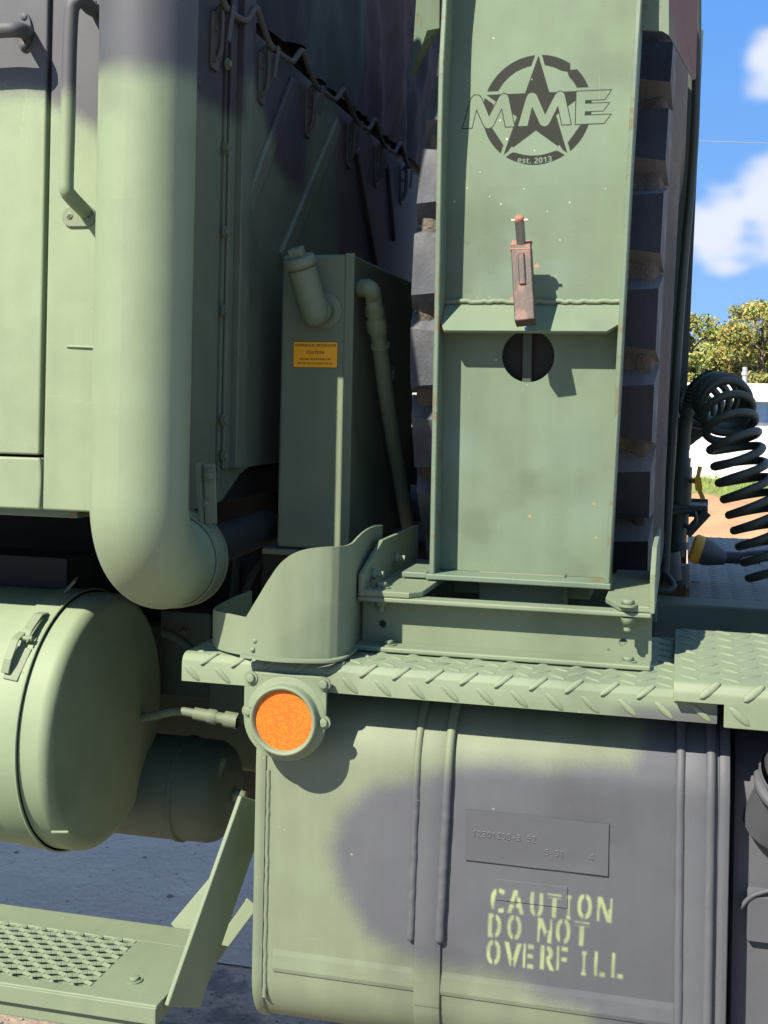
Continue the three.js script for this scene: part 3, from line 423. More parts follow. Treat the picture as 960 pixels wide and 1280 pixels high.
// running board of tread plate
const yT = P(600, 842, -0.010).y, XB0 = P(227, 830, 0).x, XB1 = P(897, 880, 0).x;
const yL = P(600, 881, 0).y;
{
  const r = 0.014, prof = [[-0.335, yT], [-0.02, yT], ...arc(-r, yT - r, r, Math.PI / 2, 0, 6), [0, yL]];
  const g = profileSolid(prof, XB0, XB1, 0.005);
  const bm = camoMat(XB0, yT - 0.1, XB1, yT + 0.1, 512, 64, (x, y) => mix(GREEN, BLACK, 0.8 * sst(XB1 - 0.16, XB1 - 0.08, x) * sst(yL + 0.024, yL + 0.006, y)));
  const rb = part('running_board', planar(g, XB0, yT - 0.1, XB1, yT + 0.1), bm, 'long tread plate running board above the fuel tank', truck, true);
  sub(rb, 'tread_pattern', treads(XB0, XB1, prof), mGreen).userData.kind = 'stuff';
  sub(rb, 'support_angle', box(XB0 + 0.05, XB1 - 0.1, yL - 0.02, yT - 0.008, -0.33, -0.31), mOlive);
}
// second, raised tread plate at the right
{
  const z0 = 0.016, y = P(880, 851, z0 - 0.01).y, x0 = P(842, 850, z0).x, xs = P(905, 890, z0).x, x1 = P(1130, 900, z0).x, yl1 = P(870, 878, z0).y, yl2 = P(930, 912, z0).y, zb = PY(880, 788, y).z, r = 0.016;
  const top = [[zb, y], [-r + z0 - 0.01, y], ...arc(z0 - r, y - r, r, Math.PI / 2, 0, 6)];
  const pr1 = [...top, [z0, yl1]], pr2 = [...top, [z0, yl2]];
  const sd = prism([[zb, y - 0.002], [z0 - r, y - 0.002], ...arc(z0 - r, y - r, r - 0.002, Math.PI / 2, 0, 6), [z0 - 0.002, yl1], [zb, yl1]], 0.005, 0.001);
  const tp = part('raised_tread_plate', [profileSolid(pr1, x0, x1, 0.005), box(xs, x1, yl2, yl1 + 0.0005, z0 - 0.005, z0, 0.0012), onX(sd, x0 + 0.005)], mGreen, 'raised tread plate step overlapping the running board end');
  sub(tp, 'tread_pattern', [...treads(x0, x1, pr1, 0.05, 0.026, 0.032, 0.010), ...treads(xs, x1, [[z0, yl1], [z0, yl2]], 0.05, 0.026, 0.032, 0.010)], mGreen).userData.kind = 'stuff';
  // beam and far deck
  const zB = -0.85; part('cross_beam', box(P(815, 770, zB).x, 1.2, P(880, 782, zB).y - 0.2, P(880, 757, zB).y, zB - 0.1, zB, 0.006), mOlive);
  const zd = -0.96, yd = P(900, 762, zd).y, xd = P(862, 765, zd).x, ze = PY(900, 672, yd).z; console.log('deck', zd, ze, yd);
  const dp = [[ze, yd], [zd - 0.012, yd], ...arc(zd - 0.012, yd - 0.012, 0.012, Math.PI / 2, 0, 4), [zd, yd - 0.02]];
  const dk = part('rear_deck', [profileSolid(dp, xd, 1.6, 0.005), box(xd, xd + 0.005, yd - 0.02, yd - 0.002, ze, zd - 0.004)], mDeck, 'shaded tread plate deck behind the spare tyre');
  sub(dk, 'tread_pattern', treads(xd, 1.1, dp, 0.042, 0.021, 0.027, 0.008, 0.002), mDeck).userData.kind = 'stuff';
  for (const [u, v] of [[868, 728], [946, 757], [925, 706]]) sub(dk, 'drain_slot', box(PY(u - 6, v, yd).x, PY(u + 6, v, yd).x, yd, yd + 0.0015, PY(u, v, yd).z - 0.006, PY(u, v, yd).z + 0.006), mDark);
}
// carrier base channel with brackets
const zCh = -0.09;
{
  const x0 = P(446, 780, zCh).x, x1 = P(814, 800, zCh).x, yt = P(630, 756, zCh).y, yb = P(630, 836, zCh).y, zw = -0.122, th = 0.006;
  console.log('channel h', yt - yb, 'board', yT, yb);
  const y0 = yT + 0.002, H = yt - y0;
  const g = [box(x0, x1, y0, yt, zw - th, zw, 0.002), box(x0, x1, yt - 0.007, yt, zw + 0.001, zCh, 0.0025), box(x0 - 0.003, x1, y0, y0 + 0.007, zw + 0.001, zCh + 0.006, 0.0025)];
  // two bolt holes are cut through the web
  const hs = [P(478, 780, zw), P(779, 803, zw)];
  const s = new THREE.Shape([[x0, y0 + 0.006], [x1, y0 + 0.006], [x1, yt - 0.006], [x0, yt - 0.006]].map(a => new THREE.Vector2(...a)));
  for (const h of hs) { const q = new THREE.Path(); q.absarc(h.x, h.y, 0.0055, 0, 6.2832, true); s.holes.push(q); }
  g[0] = new THREE.ExtrudeGeometry(s, { depth: th, bevelEnabled: false, curveSegments: 20 }).translate(0, 0, zw - th);
  const ch = part('carrier_base', g, mGreen, 'steel channel bolted to the running board under the tyre carrier');
  sub(ch, 'rear_channel', [box(x0, x1, y0, yt, -0.46, -0.45), box(x0, x1, yt - 0.006, yt, -0.45, -0.41)], mOlive);
  for (const [u, v] of [[472, 817], [782, 842]]) { const p = PY(u, v, y0 + 0.007); sub(ch, 'bolt', hex(v3(p.x, y0 + 0.007, zCh - 0.012), v3(0, 1, 0), 0.0075, 0.007), mGreen); }
  // brackets
  const lt = 0.008, ly = yt + 0.0005;
  const legZ = -0.44;
  // left
  const XL = x0 + 0.001, S = (u, v) => { const p = PX(u, v, XL); return [p.z, p.y]; };
  const a = S(478, 673), up = a[1], zk = a[0]; console.log('bracket top', up - yt, zk);
  const vl = prism([[zCh + 0.001, ly], [zCh + 0.001, ly + 0.030], [Math.max(zk, -0.2), up], [legZ, up], [legZ, ly]], 0.007, 0.0015);
  const horiz = (xa, xb, dir) => { const sh = new THREE.Shape(); const pts = dir > 0 ? [[xa, zCh], [xb - 0.015, zCh], [xb, zCh - 0.02], [xb, legZ], [xa, legZ]] : [[xa, legZ], [xa, zCh - 0.06], [xa + 0.022, zCh], [xb, zCh], [xb, legZ]]; return prism(pts.map(p => [p[0], -p[1]]), lt, 0.0015).rotateX(-Math.PI / 2).translate(0, ly, 0); };
  const XLr = PY(524, 752, ly).x; 
  const lb = sub(ch, 'mounting_bracket', [onX(vl, XL + 0.007), horiz(XL, PY(522, 751, ly).x, 1)], mGreen);
  const XR = x1 + 0.004, yr2 = PX(835, 645, XR);
  const vr = prism([[zCh + 0.001, ly], [zCh + 0.001, ly + 0.05], [-0.17, up + 0.012], [legZ, up + 0.012], [legZ, ly]], 0.007, 0.0015);
  sub(ch, 'mounting_bracket', [onX(vr, XR), horiz(PY(752, 766, ly).x, XR - 0.007, -1)], mGreen);
  const topBolt = (u, v, n) => { const p = PY(u, v, ly + lt); sub(ch, 'bolt', hex(v3(p.x, ly + lt, p.z), v3(0, 1, 0), 0.0085, 0.008), mGreen); sub(ch, 'nut', [lathe([[0.009, 0], [0.009, 0.009], [0, 0.009]], 6, v3(p.x, yt - 0.007, p.z), v3(0, -1, 0)), rod(v3(p.x, yt - 0.016, p.z), v3(p.x, yt - 0.024, p.z), 0.005)], mGreen); };
  topBolt(477, 735); topBolt(785, 757);
  for (const [u, v] of [[464, 717], [492, 697]]) sub(ch, 'bolt', hex(PX(u, v, XL + 0.007), v3(1, 0, 0), 0.008, 0.008, 0.010), mGreen);
  const bz = zCh - 0.15; sub(ch, 'support_block', [box(P(598, 745, bz).x, P(706, 748, bz).x, yt - 0.03, yt + 0.022, bz - 0.05, bz, 0.002), box(P(560, 745, bz - 0.02).x, P(735, 745, bz - 0.02).x, yt - 0.02, yt + 0.001, bz - 0.25, bz - 0.06, 0.002)], mOlive);
}
// spare tyre carrier: web with a round hole, flanges, shelf
const zf = -0.21, zw2 = -0.257;
{
  const yFoot = P(640, 722, zf).y, yTop = 2.75, L = (v) => P(544, v, zf).x, th = 0.006;
  const xl0 = P(536.5, 715, zf).x, xl1 = P(550, 0, zf).x, xr0 = P(762, 735, zf).x, xr1 = P(802, 0, zf).x, yA = P(545, 715, zf).y, yZ = P(545, 0, zf).y;
  const xlAt = (y) => lerp(xl0, xl1, (y - yA) / (yZ - yA)), xrAt = (y) => lerp(xr0, xr1, (y - yA) / (yZ - yA));
  console.log('web width', xr0 - xl0, xr1 - xl1, 'foot', yFoot);
  // web
  const hole = P(660, 445, zw2), hr = 0.0385;
  const yBend = P(660, 232, zw2).y;
  const s = new THREE.Shape([[xlAt(yFoot), yFoot], [xrAt(yFoot), yFoot], [xrAt(yBend), yBend], [xlAt(yBend), yBend]].map(p => new THREE.Vector2(...p)));
  const hp = new THREE.Path(); hp.absarc(hole.x, hole.y, hr, 0, 6.2832, true); s.holes.push(hp);
  const web = new THREE.ExtrudeGeometry(s, { depth: th, bevelEnabled: false, curveSegments: 48 }).translate(0, 0, zw2 - th);
  const webUp = new THREE.BoxGeometry(1, 1, 1, 2, 24, 1); { const p = webUp.attributes.position; for (let i = 0; i < p.count; i++) { const y = lerp(yBend, yTop, p.getY(i) + 0.5), q = y - yBend; p.setXYZ(i, lerp(xlAt(y), xrAt(y), p.getX(i) + 0.5), y, zw2 - th * (0.5 - p.getZ(i)) - 0.14 * q * q / (q + 0.10)); } webUp.computeVertexNormals(); }
  const scr = P(600, 298, zw2);
  // bare primer and scuffs show around the shelf
  const wx0 = xlAt(yFoot) - 0.05, wx1 = xrAt(yTop) + 0.02;
  const spots = [[697, 340, 0.035, 0.55], [622, 352, 0.05, 0.5], [590, 330, 0.04, 0.35], [640, 300, 0.03, 0.3], [745, 640, 0.05, 0.45], [720, 560, 0.07, 0.25], [565, 560, 0.05, 0.7], [700, 200, 0.09, 0.22], [740, 120, 0.08, 0.2]].map(a => { const p = P(a[0], a[1], zw2); return [p.x, p.y, a[2], a[3]]; });
  const rs = [[671, 332, 4], [694, 345, 2], [645, 356, 3], [640, 374, 4], [612, 372, 2], [662, 645, 3], [742, 630, 3], [596, 372, 2], [660, 377, 5], [745, 672, 2]].map(a => { const p = P(a[0], a[1], zw2); return [p.x, p.y, a[2] * 0.0008]; });
  const wh = [[568, 252, 1.6], [626, 255, 1.7], [612, 246, 1.2], [712, 253, 1.5], [684, 264, 1.2], [584, 235, 1.2], [633, 173, 2], [624, 149, 1.5], [668, 188, 1.2], [620, 450, 1.6], [614, 42, 1.5], [560, 130, 1.3], [700, 300, 1.2], [655, 236, 1.2], [757, 236, 1], [600, 215, 1.1], [690, 150, 1.3]].map(a => { const p = P(a[0], a[1], zw2); return [p.x, p.y, a[2] * 0.0008]; });
  const dk = Array.from({ length: 40 }, () => { const p = P(R(575, 740), R(270, 375), zw2); return [p.x, p.y, R(0.0006, 0.0013)]; });
  // watermark of star and letters, laid into the upper web colour
  const eA = P(572, 62, zw2), eB = P(770, 212, zw2), eW = 1584, eH = 1200, ec = document.createElement('canvas'); ec.width = eW; ec.height = eH; const ek = ec.getContext('2d');
  ek.fillStyle = '#000'; ek.fillRect(0, 0, eW, eH); ek.scale(8, 8); ek.translate(-572, -62);
  const ring = (a0, a1, r0, r1) => { ek.beginPath(); ek.arc(671.5, 136.5, r1, a0, a1); ek.arc(671.5, 136.5, r0, a1, a0, true); ek.closePath(); ek.fill(); };
  const poly2 = (L) => { ek.beginPath(); L.forEach(([x, y], i) => i ? ek.lineTo(x, y) : ek.moveTo(x, y)); ek.closePath(); };
  ek.fillStyle = '#fff'; ring(0, Math.PI * 2, 54.5, 67.5);
  ek.fillStyle = '#000'; poly2([[711, 83], [711.5, 89.5], [719, 89], [721, 82], [714, 76]]); ek.fill(); poly2([[645, 88], [650, 92], [637, 101], [632, 103]]); ek.fill(); poly2([[700, 90], [704, 97], [711, 101], [708, 92]]); ek.fill(); poly2([[612, 150], [632, 179], [640, 170], [625, 145]]); ek.fill(); poly2([[731, 150], [711, 178], [703, 170], [718, 146]]); ek.fill();
  const st5 = []; for (let i = 0; i < 10; i++) { const a = -Math.PI / 2 + i * Math.PI / 5, r = i % 2 ? 25.6 : 67; st5.push([671.5 + r * Math.cos(a), 136.5 + r * Math.sin(a)]); }
  poly2(st5); ek.strokeStyle = '#000'; ek.lineWidth = 8; ek.lineJoin = 'miter'; ek.stroke(); poly2(st5); ek.fillStyle = '#fff'; ek.fill();
  ek.fillStyle = '#000'; ek.beginPath(); ek.arc(671.5, 136.5, 70, 0.98, Math.PI - 0.98); ek.arc(671.5, 136.5, 53, Math.PI - 0.98, 0.98, true); ek.closePath(); ek.fill();
  poly2([[631.5, 191], [671.5, 166], [711.5, 191], [711.5, 212], [631.5, 212]]); ek.fill();
  ek.fillStyle = '#fff'; ek.beginPath(); ek.moveTo(635, 193); ek.lineTo(642.5, 188); ek.quadraticCurveTo(646, 187.4, 650, 189); ek.quadraticCurveTo(671.5, 196, 692, 188.6); ek.quadraticCurveTo(697, 186.6, 700, 188); ek.lineTo(708, 193); ek.quadraticCurveTo(671.5, 214.5, 635, 193); ek.fill();
  ek.fillStyle = '#000'; ek.font = 'bold 9.6px sans-serif'; ek.textAlign = 'center'; ek.textBaseline = 'middle';
  { const T = 'est. 2013', ws = [...T].map(c => ek.measureText(c).width), tot = ws.reduce((a, b) => a + b, 0), kx = 43 / tot; let x = 649.5; [...T].forEach((c, i) => { const cx = x + ws[i] * kx / 2, q = (cx - 671) / 21.5; ek.save(); ek.translate(cx, 198.4 - 2.2 * q * q); ek.rotate(-0.17 * q); ek.scale(kx, 1); ek.fillText(c, 0, 0); ek.restore(); x += ws[i] * kx; }); }
  const Mp = (o) => { ek.beginPath(); ek.moveTo(579 + o, 156.4); ek.lineTo(588 + o, 122); ek.quadraticCurveTo(590 + o, 115.2, 595 + o, 115.2); ek.quadraticCurveTo(600 + o, 115.2, 602.5 + o, 120.5); ek.lineTo(612.5 + o, 142.4); ek.lineTo(622.5 + o, 122); ek.quadraticCurveTo(625.5 + o, 115.2, 630 + o, 115.2); ek.quadraticCurveTo(635 + o, 115.4, 636.4 + o, 121); ek.lineTo(645 + o, 156.4); ek.lineTo(633.5 + o, 156.4); ek.lineTo(628 + o, 133.5); ek.lineTo(619 + o, 152.5); ek.quadraticCurveTo(616.5 + o, 157.6, 612 + o, 157.6); ek.quadraticCurveTo(607.5 + o, 157.4, 605 + o, 152); ek.lineTo(596.2 + o, 133.5); ek.lineTo(591.4 + o, 156.4); ek.closePath(); };
  const Ep = () => poly2([[719.5, 116.2], [762, 116.2], [754.4, 127.7], [731, 127.7], [731, 131.5], [760, 131.5], [753.2, 141.3], [731, 141.3], [731, 145.7], [762.4, 145.7], [754.4, 156.4], [719.5, 156.4]]);
  for (const f of [() => Mp(0), () => Mp(69.7), Ep]) { f(); ek.strokeStyle = '#fff'; ek.lineWidth = 1.5; ek.lineJoin = 'round'; ek.stroke(); f(); ek.fillStyle = '#000'; ek.fill(); f(); ek.lineWidth = 0.75; ek.stroke(); }
  const ed = ek.getImageData(0, 0, eW, eH).data;
  const watermark = (x, y) => { const i = Math.floor((x - eA.x) / (eB.x - eA.x) * eW), j = Math.floor((eA.y - y) / (eA.y - eB.y) * eH); if (i < 3 || j < 3 || i >= eW - 3 || j >= eH - 3) return 0; let s = 0; for (const [a, b] of [[0, 0], [2, 0], [-2, 0], [0, 2], [0, -2]]) s += ed[((j + b) * eW + i + a) * 4]; return s / 1275; };
  const wm = camoMat(wx0, yFoot, wx1, yTop, 1024, 2048, (x, y) => {
    let c = [0.115, 0.168, 0.113]; for (const [a, b, r, k] of spots) { const d = Math.hypot(x - a, (y - b) * 1.2) / r; if (d < 1.4) c = mix(c, [0.13, 0.19, 0.165], k * sst(1.3, 0.2, d + 0.5 * (f3(x * 40, y * 40, 1, 3, 501) - 0.5))); }
    const e = f3(x * 30 + 5, y * 4, 1, 3, 511); c = mul(c, 0.96 + 0.08 * e);
    for (const [a, b, r] of rs) { const d = Math.hypot(x - a, y - b) / r; if (d < 1.6) c = mix(c, [0.36, 0.20, 0.11], 0.8 * sst(1.4, 0.5, d + 0.8 * (f3(x * 300, y * 300, 1, 2, 503) - 0.5))); }
    for (const [a, b, r] of wh) { const d = Math.hypot(x - a, y - b) / r; if (d < 1.3) c = mix(c, [0.40, 0.45, 0.36], 0.85 * sst(1.3, 0.7, d)); }
    if (y > eB.y) { const i = watermark(x, y); if (i > 0) c = mix(c, [0.006, 0.0105, 0.007], i); }
    for (const [a, b, r] of dk) { const d = Math.hypot(x - a, y - b) / r; if (d < 1.3) c = mix(c, [0.10, 0.11, 0.08], 0.7 * sst(1.3, 0.7, d)); }
    return c;
  }, { roughness: 0.85 });
  const tc = part('tyre_carrier', [planar(web, wx0, yFoot, wx1, yTop), planar(webUp, wx0, yFoot, wx1, yTop)], wm, 'tall channel shaped steel spare tyre carrier with a round hole', truck, true);
  // flanges: slanting side walls, a little wavy
  const flange = (xAt, side) => {
    const n = 60, g = []; const P8 = []; const dep = (y) => { const t = (y - yA) / (yZ - yA); return zf - 0.006 * Math.sin(t * 7) * sst(0.5, 1, t) - 0.012 * sst(0.86, 1.05, t); };
    const w = 0.0075, pos = [], idx = [];
    for (let i = 0; i <= n; i++) { const y = lerp(yFoot, yTop, i / n), x = xAt(y), xa = side < 0 ? x : x - w, xb = xa + w, z1 = dep(y), z0 = zw2 - th - 0.001 - 0.14 * Math.max(0, y - yBend); for (const [a, b] of [[xa, z0], [xa, z1 - 0.0015], [xa + 0.0015, z1], [xb - 0.0015, z1], [xb, z1 - 0.0015], [xb, z0]]) pos.push(a, y, b); }
    for (let i = 0; i < n; i++) for (let k = 0; k < 6; k++) { const a = i * 6 + k, b = i * 6 + (k + 1) % 6, c = a + 6, d = b + 6; idx.push(a, c, b, b, c, d); }
    idx.push(0, 1, 2, 0, 2, 3, 0, 3, 4, 0, 4, 5);
    let q = new THREE.BufferGeometry(); q.setAttribute('position', new THREE.Float32BufferAttribute(pos, 3)); q.setIndex(idx); q = q.toNonIndexed(); q.computeVertexNormals(); return q;
  };
  sub(tc, 'flange', flange(xlAt, -1), mEdge); sub(tc, 'flange', flange(xrAt, 1), mEdge);
  // foot
  const ft = prism([[xlAt(yFoot) - 0.035, 0.257], [xlAt(yFoot) - 0.035, 0.235], [xlAt(yFoot) + 0.006, 0.203], [xrAt(yFoot) + 0.002, 0.203], [xrAt(yFoot) + 0.002, 0.257]].map(p => [p[0], p[1] - 0.46]), 0.008, 0.001); 
  sub(tc, 'foot_plate', [box(xlAt(yFoot) - 0.004, xrAt(yFoot) + 0.002, yFoot - 0.009, yFoot - 0.0005, zw2 - 0.05, zf + 0.006, 0.002), box(xlAt(yFoot) - 0.042, xlAt(yFoot) - 0.0045, yFoot - 0.009, yFoot - 0.0005, zw2 - 0.05, zf - 0.004, 0.002)], mEdge);
  // shelf sloping down from web to flange fronts, with chamfered outer corners
  const yj = P(660, 379, zw2).y, yfr = P(660, 413, zf).y, n0 = v3(0, yfr - yj, zf - zw2), Ld = n0.length(); n0.normalize();
  const xa = xlAt(yj) + 0.0078, xb = xrAt(yj) - 0.0078, ch = 0.016;
  const sh = prism([[xa, 0], [xa, Ld - ch], [xa + 0.006, Ld - 0.002], [xa + 0.009, Ld], [xb - ch, Ld], [xb, Ld - ch], [xb, 0]].reverse(), 0.006, 0.0012);
  const up = n0.clone().cross(v3(1, 0, 0)).negate(); if (up.y < 0) up.negate();
  const shg = orient(sh, v3(0, yj, zw2), v3(1, 0, 0), n0, v3(1, 0, 0).cross(n0));
  const shelf = sub(tc, 'shelf', shg, mPlate);
  sub(tc, 'weld_bead', tube(Array.from({ length: 40 }, (_, i) => v3(lerp(xa, xb, i / 39), yj + 0.002 + R(-0.0012, 0.0012), zw2 + 0.002)), 0.004, 120, 7), mGreen);
  // rusty clamp block and threaded bolt on the shelf
  const b0 = P(657, 404, zf + 0.036), b1 = P(652, 309, zw2 + 0.045), ax = b1.clone().sub(b0).normalize(), fx = v3(1, 0, 0).addScaledVector(ax, -ax.x).normalize(), fz = fx.clone().cross(ax);
  const blk = orient(new RoundedBoxGeometry(0.0285, b0.distanceTo(b1), 0.024, 3, 0.002), b0.clone().add(b1).multiplyScalar(0.5), fx, ax, fz);
  sub(tc, 'clamp_block', [blk, orient(new RoundedBoxGeometry(0.010, 0.05, 0.006, 3, 0.0025), b0.clone().lerp(b1, 0.66).addScaledVector(fz, 0.0118), fx, ax, fz)], mRust);
  const ba = v3(0.0, 0.80, 0.60).normalize(), bz = v3(1, 0, 0).cross(ba), o = b1.clone().addScaledVector(fz, 0.004);
  sub(tc, 'clamp_collar', orient(new RoundedBoxGeometry(0.029, 0.005, 0.025, 2, 0.001), o, v3(1, 0, 0), ba, bz), mRustBright);
  const tip = o.clone().addScaledVector(ba, 0.046), th2 = []; 
  const nT = 14; for (let i = 0; i < nT; i++) th2.push([0.0058, i * 0.0029 + 0.002], [0.0070, i * 0.0029 + 0.0034]);
  const bolt = sub(tc, 'clamp_bolt', lathe([[0.0068, 0], ...th2, [0.0062, 0.043], [0, 0.043]], 18, o, ba), mSteel);
  sub(tc, 'bolt_tip', lathe([[0.0068, 0.040], [0.0068, 0.045], [0.005, 0.0475], [0, 0.048]], 18, o, ba), mRustBright);
  sub(tc, 'cotter_pin', rod(o.clone().addScaledVector(ba, 0.041).add(v3(-0.011, 0, 0.002)), o.clone().addScaledVector(ba, 0.041).add(v3(0.012, 0, 0.002)), 0.0017, 8), M([0.6, 0.56, 0.42], { roughness: 0.5 }));
  sub(tc, 'clamp_strap', bar(P(660, 385, zw2 - 0.016), P(658, 520, zw2 - 0.016), 0.014, 0.006), mHoseGreen);
  sub(tc, 'dark_disc', rod(v3(hole.x, hole.y, zw2 - 0.030), v3(hole.x, hole.y, zw2 - 0.024), 0.062, 32), mDark);  // dark disc added behind the hole so its inside stays black
  sub(tc, 'paint_dab', orient(new THREE.SphereGeometry(0.0028, 8, 6), P(658, 411, zf + 0.002), v3(1, 0, 0), v3(0, 1, 0), v3(0, 0, 1)), M([0.05, 0.2, 0.6]));
  // bent guard wings at the top, over the tyre shoulders
  const zwg = zw2 - 0.01;
  const wing = (us, name, mat) => { const pts = us.map(([u, v, z]) => P(u, v, z)); const t = v3(0, 0, -0.005); const pos = []; const F3 = (a, b, c) => pos.push(a.x, a.y, a.z, b.x, b.y, b.z, c.x, c.y, c.z); const q = pts.map(p => p.clone().add(t)), n = pts.length; for (let i = 1; i < n - 1; i++) { F3(pts[0], pts[i], pts[i + 1]); F3(q[0], q[i + 1], q[i]); } for (let i = 0; i < n; i++) { const j = (i + 1) % n; F3(pts[i], q[i], pts[j]); F3(pts[j], q[i], q[j]); } const g = new THREE.BufferGeometry(); g.setAttribute('position', new THREE.Float32BufferAttribute(pos, 3)); g.computeVertexNormals(); return sub(tc, name, g, mat); };
  wing([[799, -60, zwg], [799, 37, zwg], [828, 39, zwg], [836, 44, zwg], [836, -60, zwg]], 'guard_wing', mEdge);
  wing([[836, -60, zwg], [836, 44, zwg], [866, 99, zwg - 0.10], [870, 97, zwg - 0.11], [874, -60, zwg - 0.11]], 'guard_wing', M([1, 1, 1], { map: dataTex(256, 256, (x, y) => { const a = fbm(x * 5, y * 5, 5, 4, 521); return mix([0.13, 0.15, 0.09], [0.17, 0.085, 0.06], sst(0.42, 0.6, a)); }), bumpMap: peel, bumpScale: 0.001, roughness: 0.6 }));
  wing([[550, -60, zwg], [524, -60, zwg - 0.10], [514, 98, zwg - 0.10], [528, 55, zwg - 0.02], [534, 38, zwg], [549, 35, zwg]].reverse(), 'guard_wing', mEdge);
}
// hydraulic reservoir
{
  const zR = -0.36, x0 = P(349, 500, zR).x, x1 = P(438, 500, zR).x, y1 = P(395, 318, zR).y, y0 = P(395, 687, zR).y, zB = zR - 0.46;
  const rv = part('hydraulic_reservoir', [box(x0, x1, y0, y1, zB, zR, 0.006, 3), box(x1 - 0.012, x1 + 0.003, y0 + 0.004, y1 + 0.0015, zR - 0.004, zR + 0.0025, 0.001)], mGreenDull, 'tall narrow hydraulic fluid reservoir standing in shade beside the cab');
  sub(rv, 'base_shelf', box(P(330, 690, zR).x, x1, y0 - 0.010, y0 - 0.001, zR - 0.3, zR + 0.01), mOlive);
  const nk = [0, 0, 0, 0, P(377, 336, zR + 0.058)], nb = P(393, 389, zR + 0.034);
  sub(rv, 'filler_neck', [lathe([[0, -0.024], [0.010, -0.0225], [0.018, -0.017], [0.0225, -0.009], [0.0235, 0], [0.0225, nk[4].distanceTo(nb)]], 32, nb, nk[4].clone().sub(nb).normalize()), rod(nb.clone().add(v3(0.004, 0, 0)), P(403, 388, zR - 0.002), 0.022, 28)], mGreen);
  sub(rv, 'neck_flange', rod(P(406, 388, zR - 0.001), P(405, 388, zR + 0.006), 0.029, 32), mGreen);
  const ax = nk[4].clone().sub(nb).normalize();
  const cap = sub(rv, 'filler_cap', [lathe([[0, 0], [0.024, 0], [0.024, 0.004], [0.0275, 0.005], [0.0275, 0.017], [0.023, 0.020], [0, 0.020]], 8, nk[4], ax), orient(new RoundedBoxGeometry(0.022, 0.016, 0.022, 2, 0.002), nk[4].clone().addScaledVector(ax, 0.026), v3(1, 0, 0).addScaledVector(ax, -ax.x).normalize(), ax, v3(1, 0, 0).addScaledVector(ax, -ax.x).normalize().cross(ax))], mGreen);
  // warning plate
  const a = P(367, 427, zR), b = P(422, 460, zR), cw = 512, chh = 308, cv = document.createElement('canvas'); cv.width = cw; cv.height = chh; const k = cv.getContext('2d');
  k.fillStyle = '#f2ab14'; k.fillRect(0, 0, cw, chh); k.fillStyle = '#2a2113'; k.textAlign = 'center'; k.textBaseline = 'middle';
  const line = (t, y, s, w) => { k.font = 'bold ' + s + 'px sans-serif'; const m = k.measureText(t).width; k.save(); k.translate(cw / 2, y); k.scale(w / m, 1); k.fillText(t, 0, 0); k.restore(); };
  line('HYDRAULIC RESERVOIR', 42, 44, 478); line('CAUTION', 128, 48, 210); line('BEFORE REMOVING CAP', 206, 32, 360); line('REFER TO LO 9-2320-272-12', 256, 32, 396);
  k.strokeStyle = '#3a3018'; k.lineWidth = 5; k.strokeRect(2, 2, cw - 4, chh - 4);
  const t = new THREE.CanvasTexture(cv); t.colorSpace = THREE.SRGBColorSpace; t.magFilter = THREE.LinearFilter;
  const g = new RoundedBoxGeometry(b.x - a.x, a.y - b.y, 0.0012, 1, 0.0004).translate((a.x + b.x) / 2, (a.y + b.y) / 2, zR + 0.0006);
  const st = sub(rv, 'caution_plate', planar(g, a.x, b.y, b.x, a.y), M([1, 1, 1], { map: t, roughness: 0.5 }), true); st.userData.label = 'yellow caution plate lettered HYDRAULIC RESERVOIR';
  // return pipe with elbow
  const X = x1 + 0.034, q = (u, v, dx = 0) => PX(u, v, X + dx);
  sub(rv, 'elbow_fitting', [tube([PX(449, 362, x1), PX(456, 360, x1 + 0.02), q(464, 362), q(467, 372), q(468, 384)], 0.0135, 30, 16), lathe([[0.016, 0], [0.016, 0.018], [0.0145, 0.019]], 6, PX(450, 361, x1), v3(1, 0, 0))], mGreen);
  const dn = q(480, 470).sub(q(468, 384)).normalize();
  sub(rv, 'pipe_union', lathe([[0.0165, 0], [0.0165, 0.018], [0.0145, 0.019], [0.0145, 0.026], [0.0175, 0.027], [0.0175, 0.05], [0.015, 0.052]], 6, q(468, 381), dn), mGreen);
  sub(rv, 'return_pipe', [tube([q(471, 400), q(476, 440), q(481, 480), q(490, 540), q(502, 610), q(516, 690)], 0.0135, 60, 18), lathe([[0.0135, 0], [0.0162, 0.001], [0.0162, 0.006], [0.0135, 0.007]], 20, q(475, 430), dn), lathe([[0.0135, 0], [0.0155, 0.001], [0.0155, 0.016], [0.0135, 0.017]], 20, q(482, 462), dn)], mGreenDull);
}
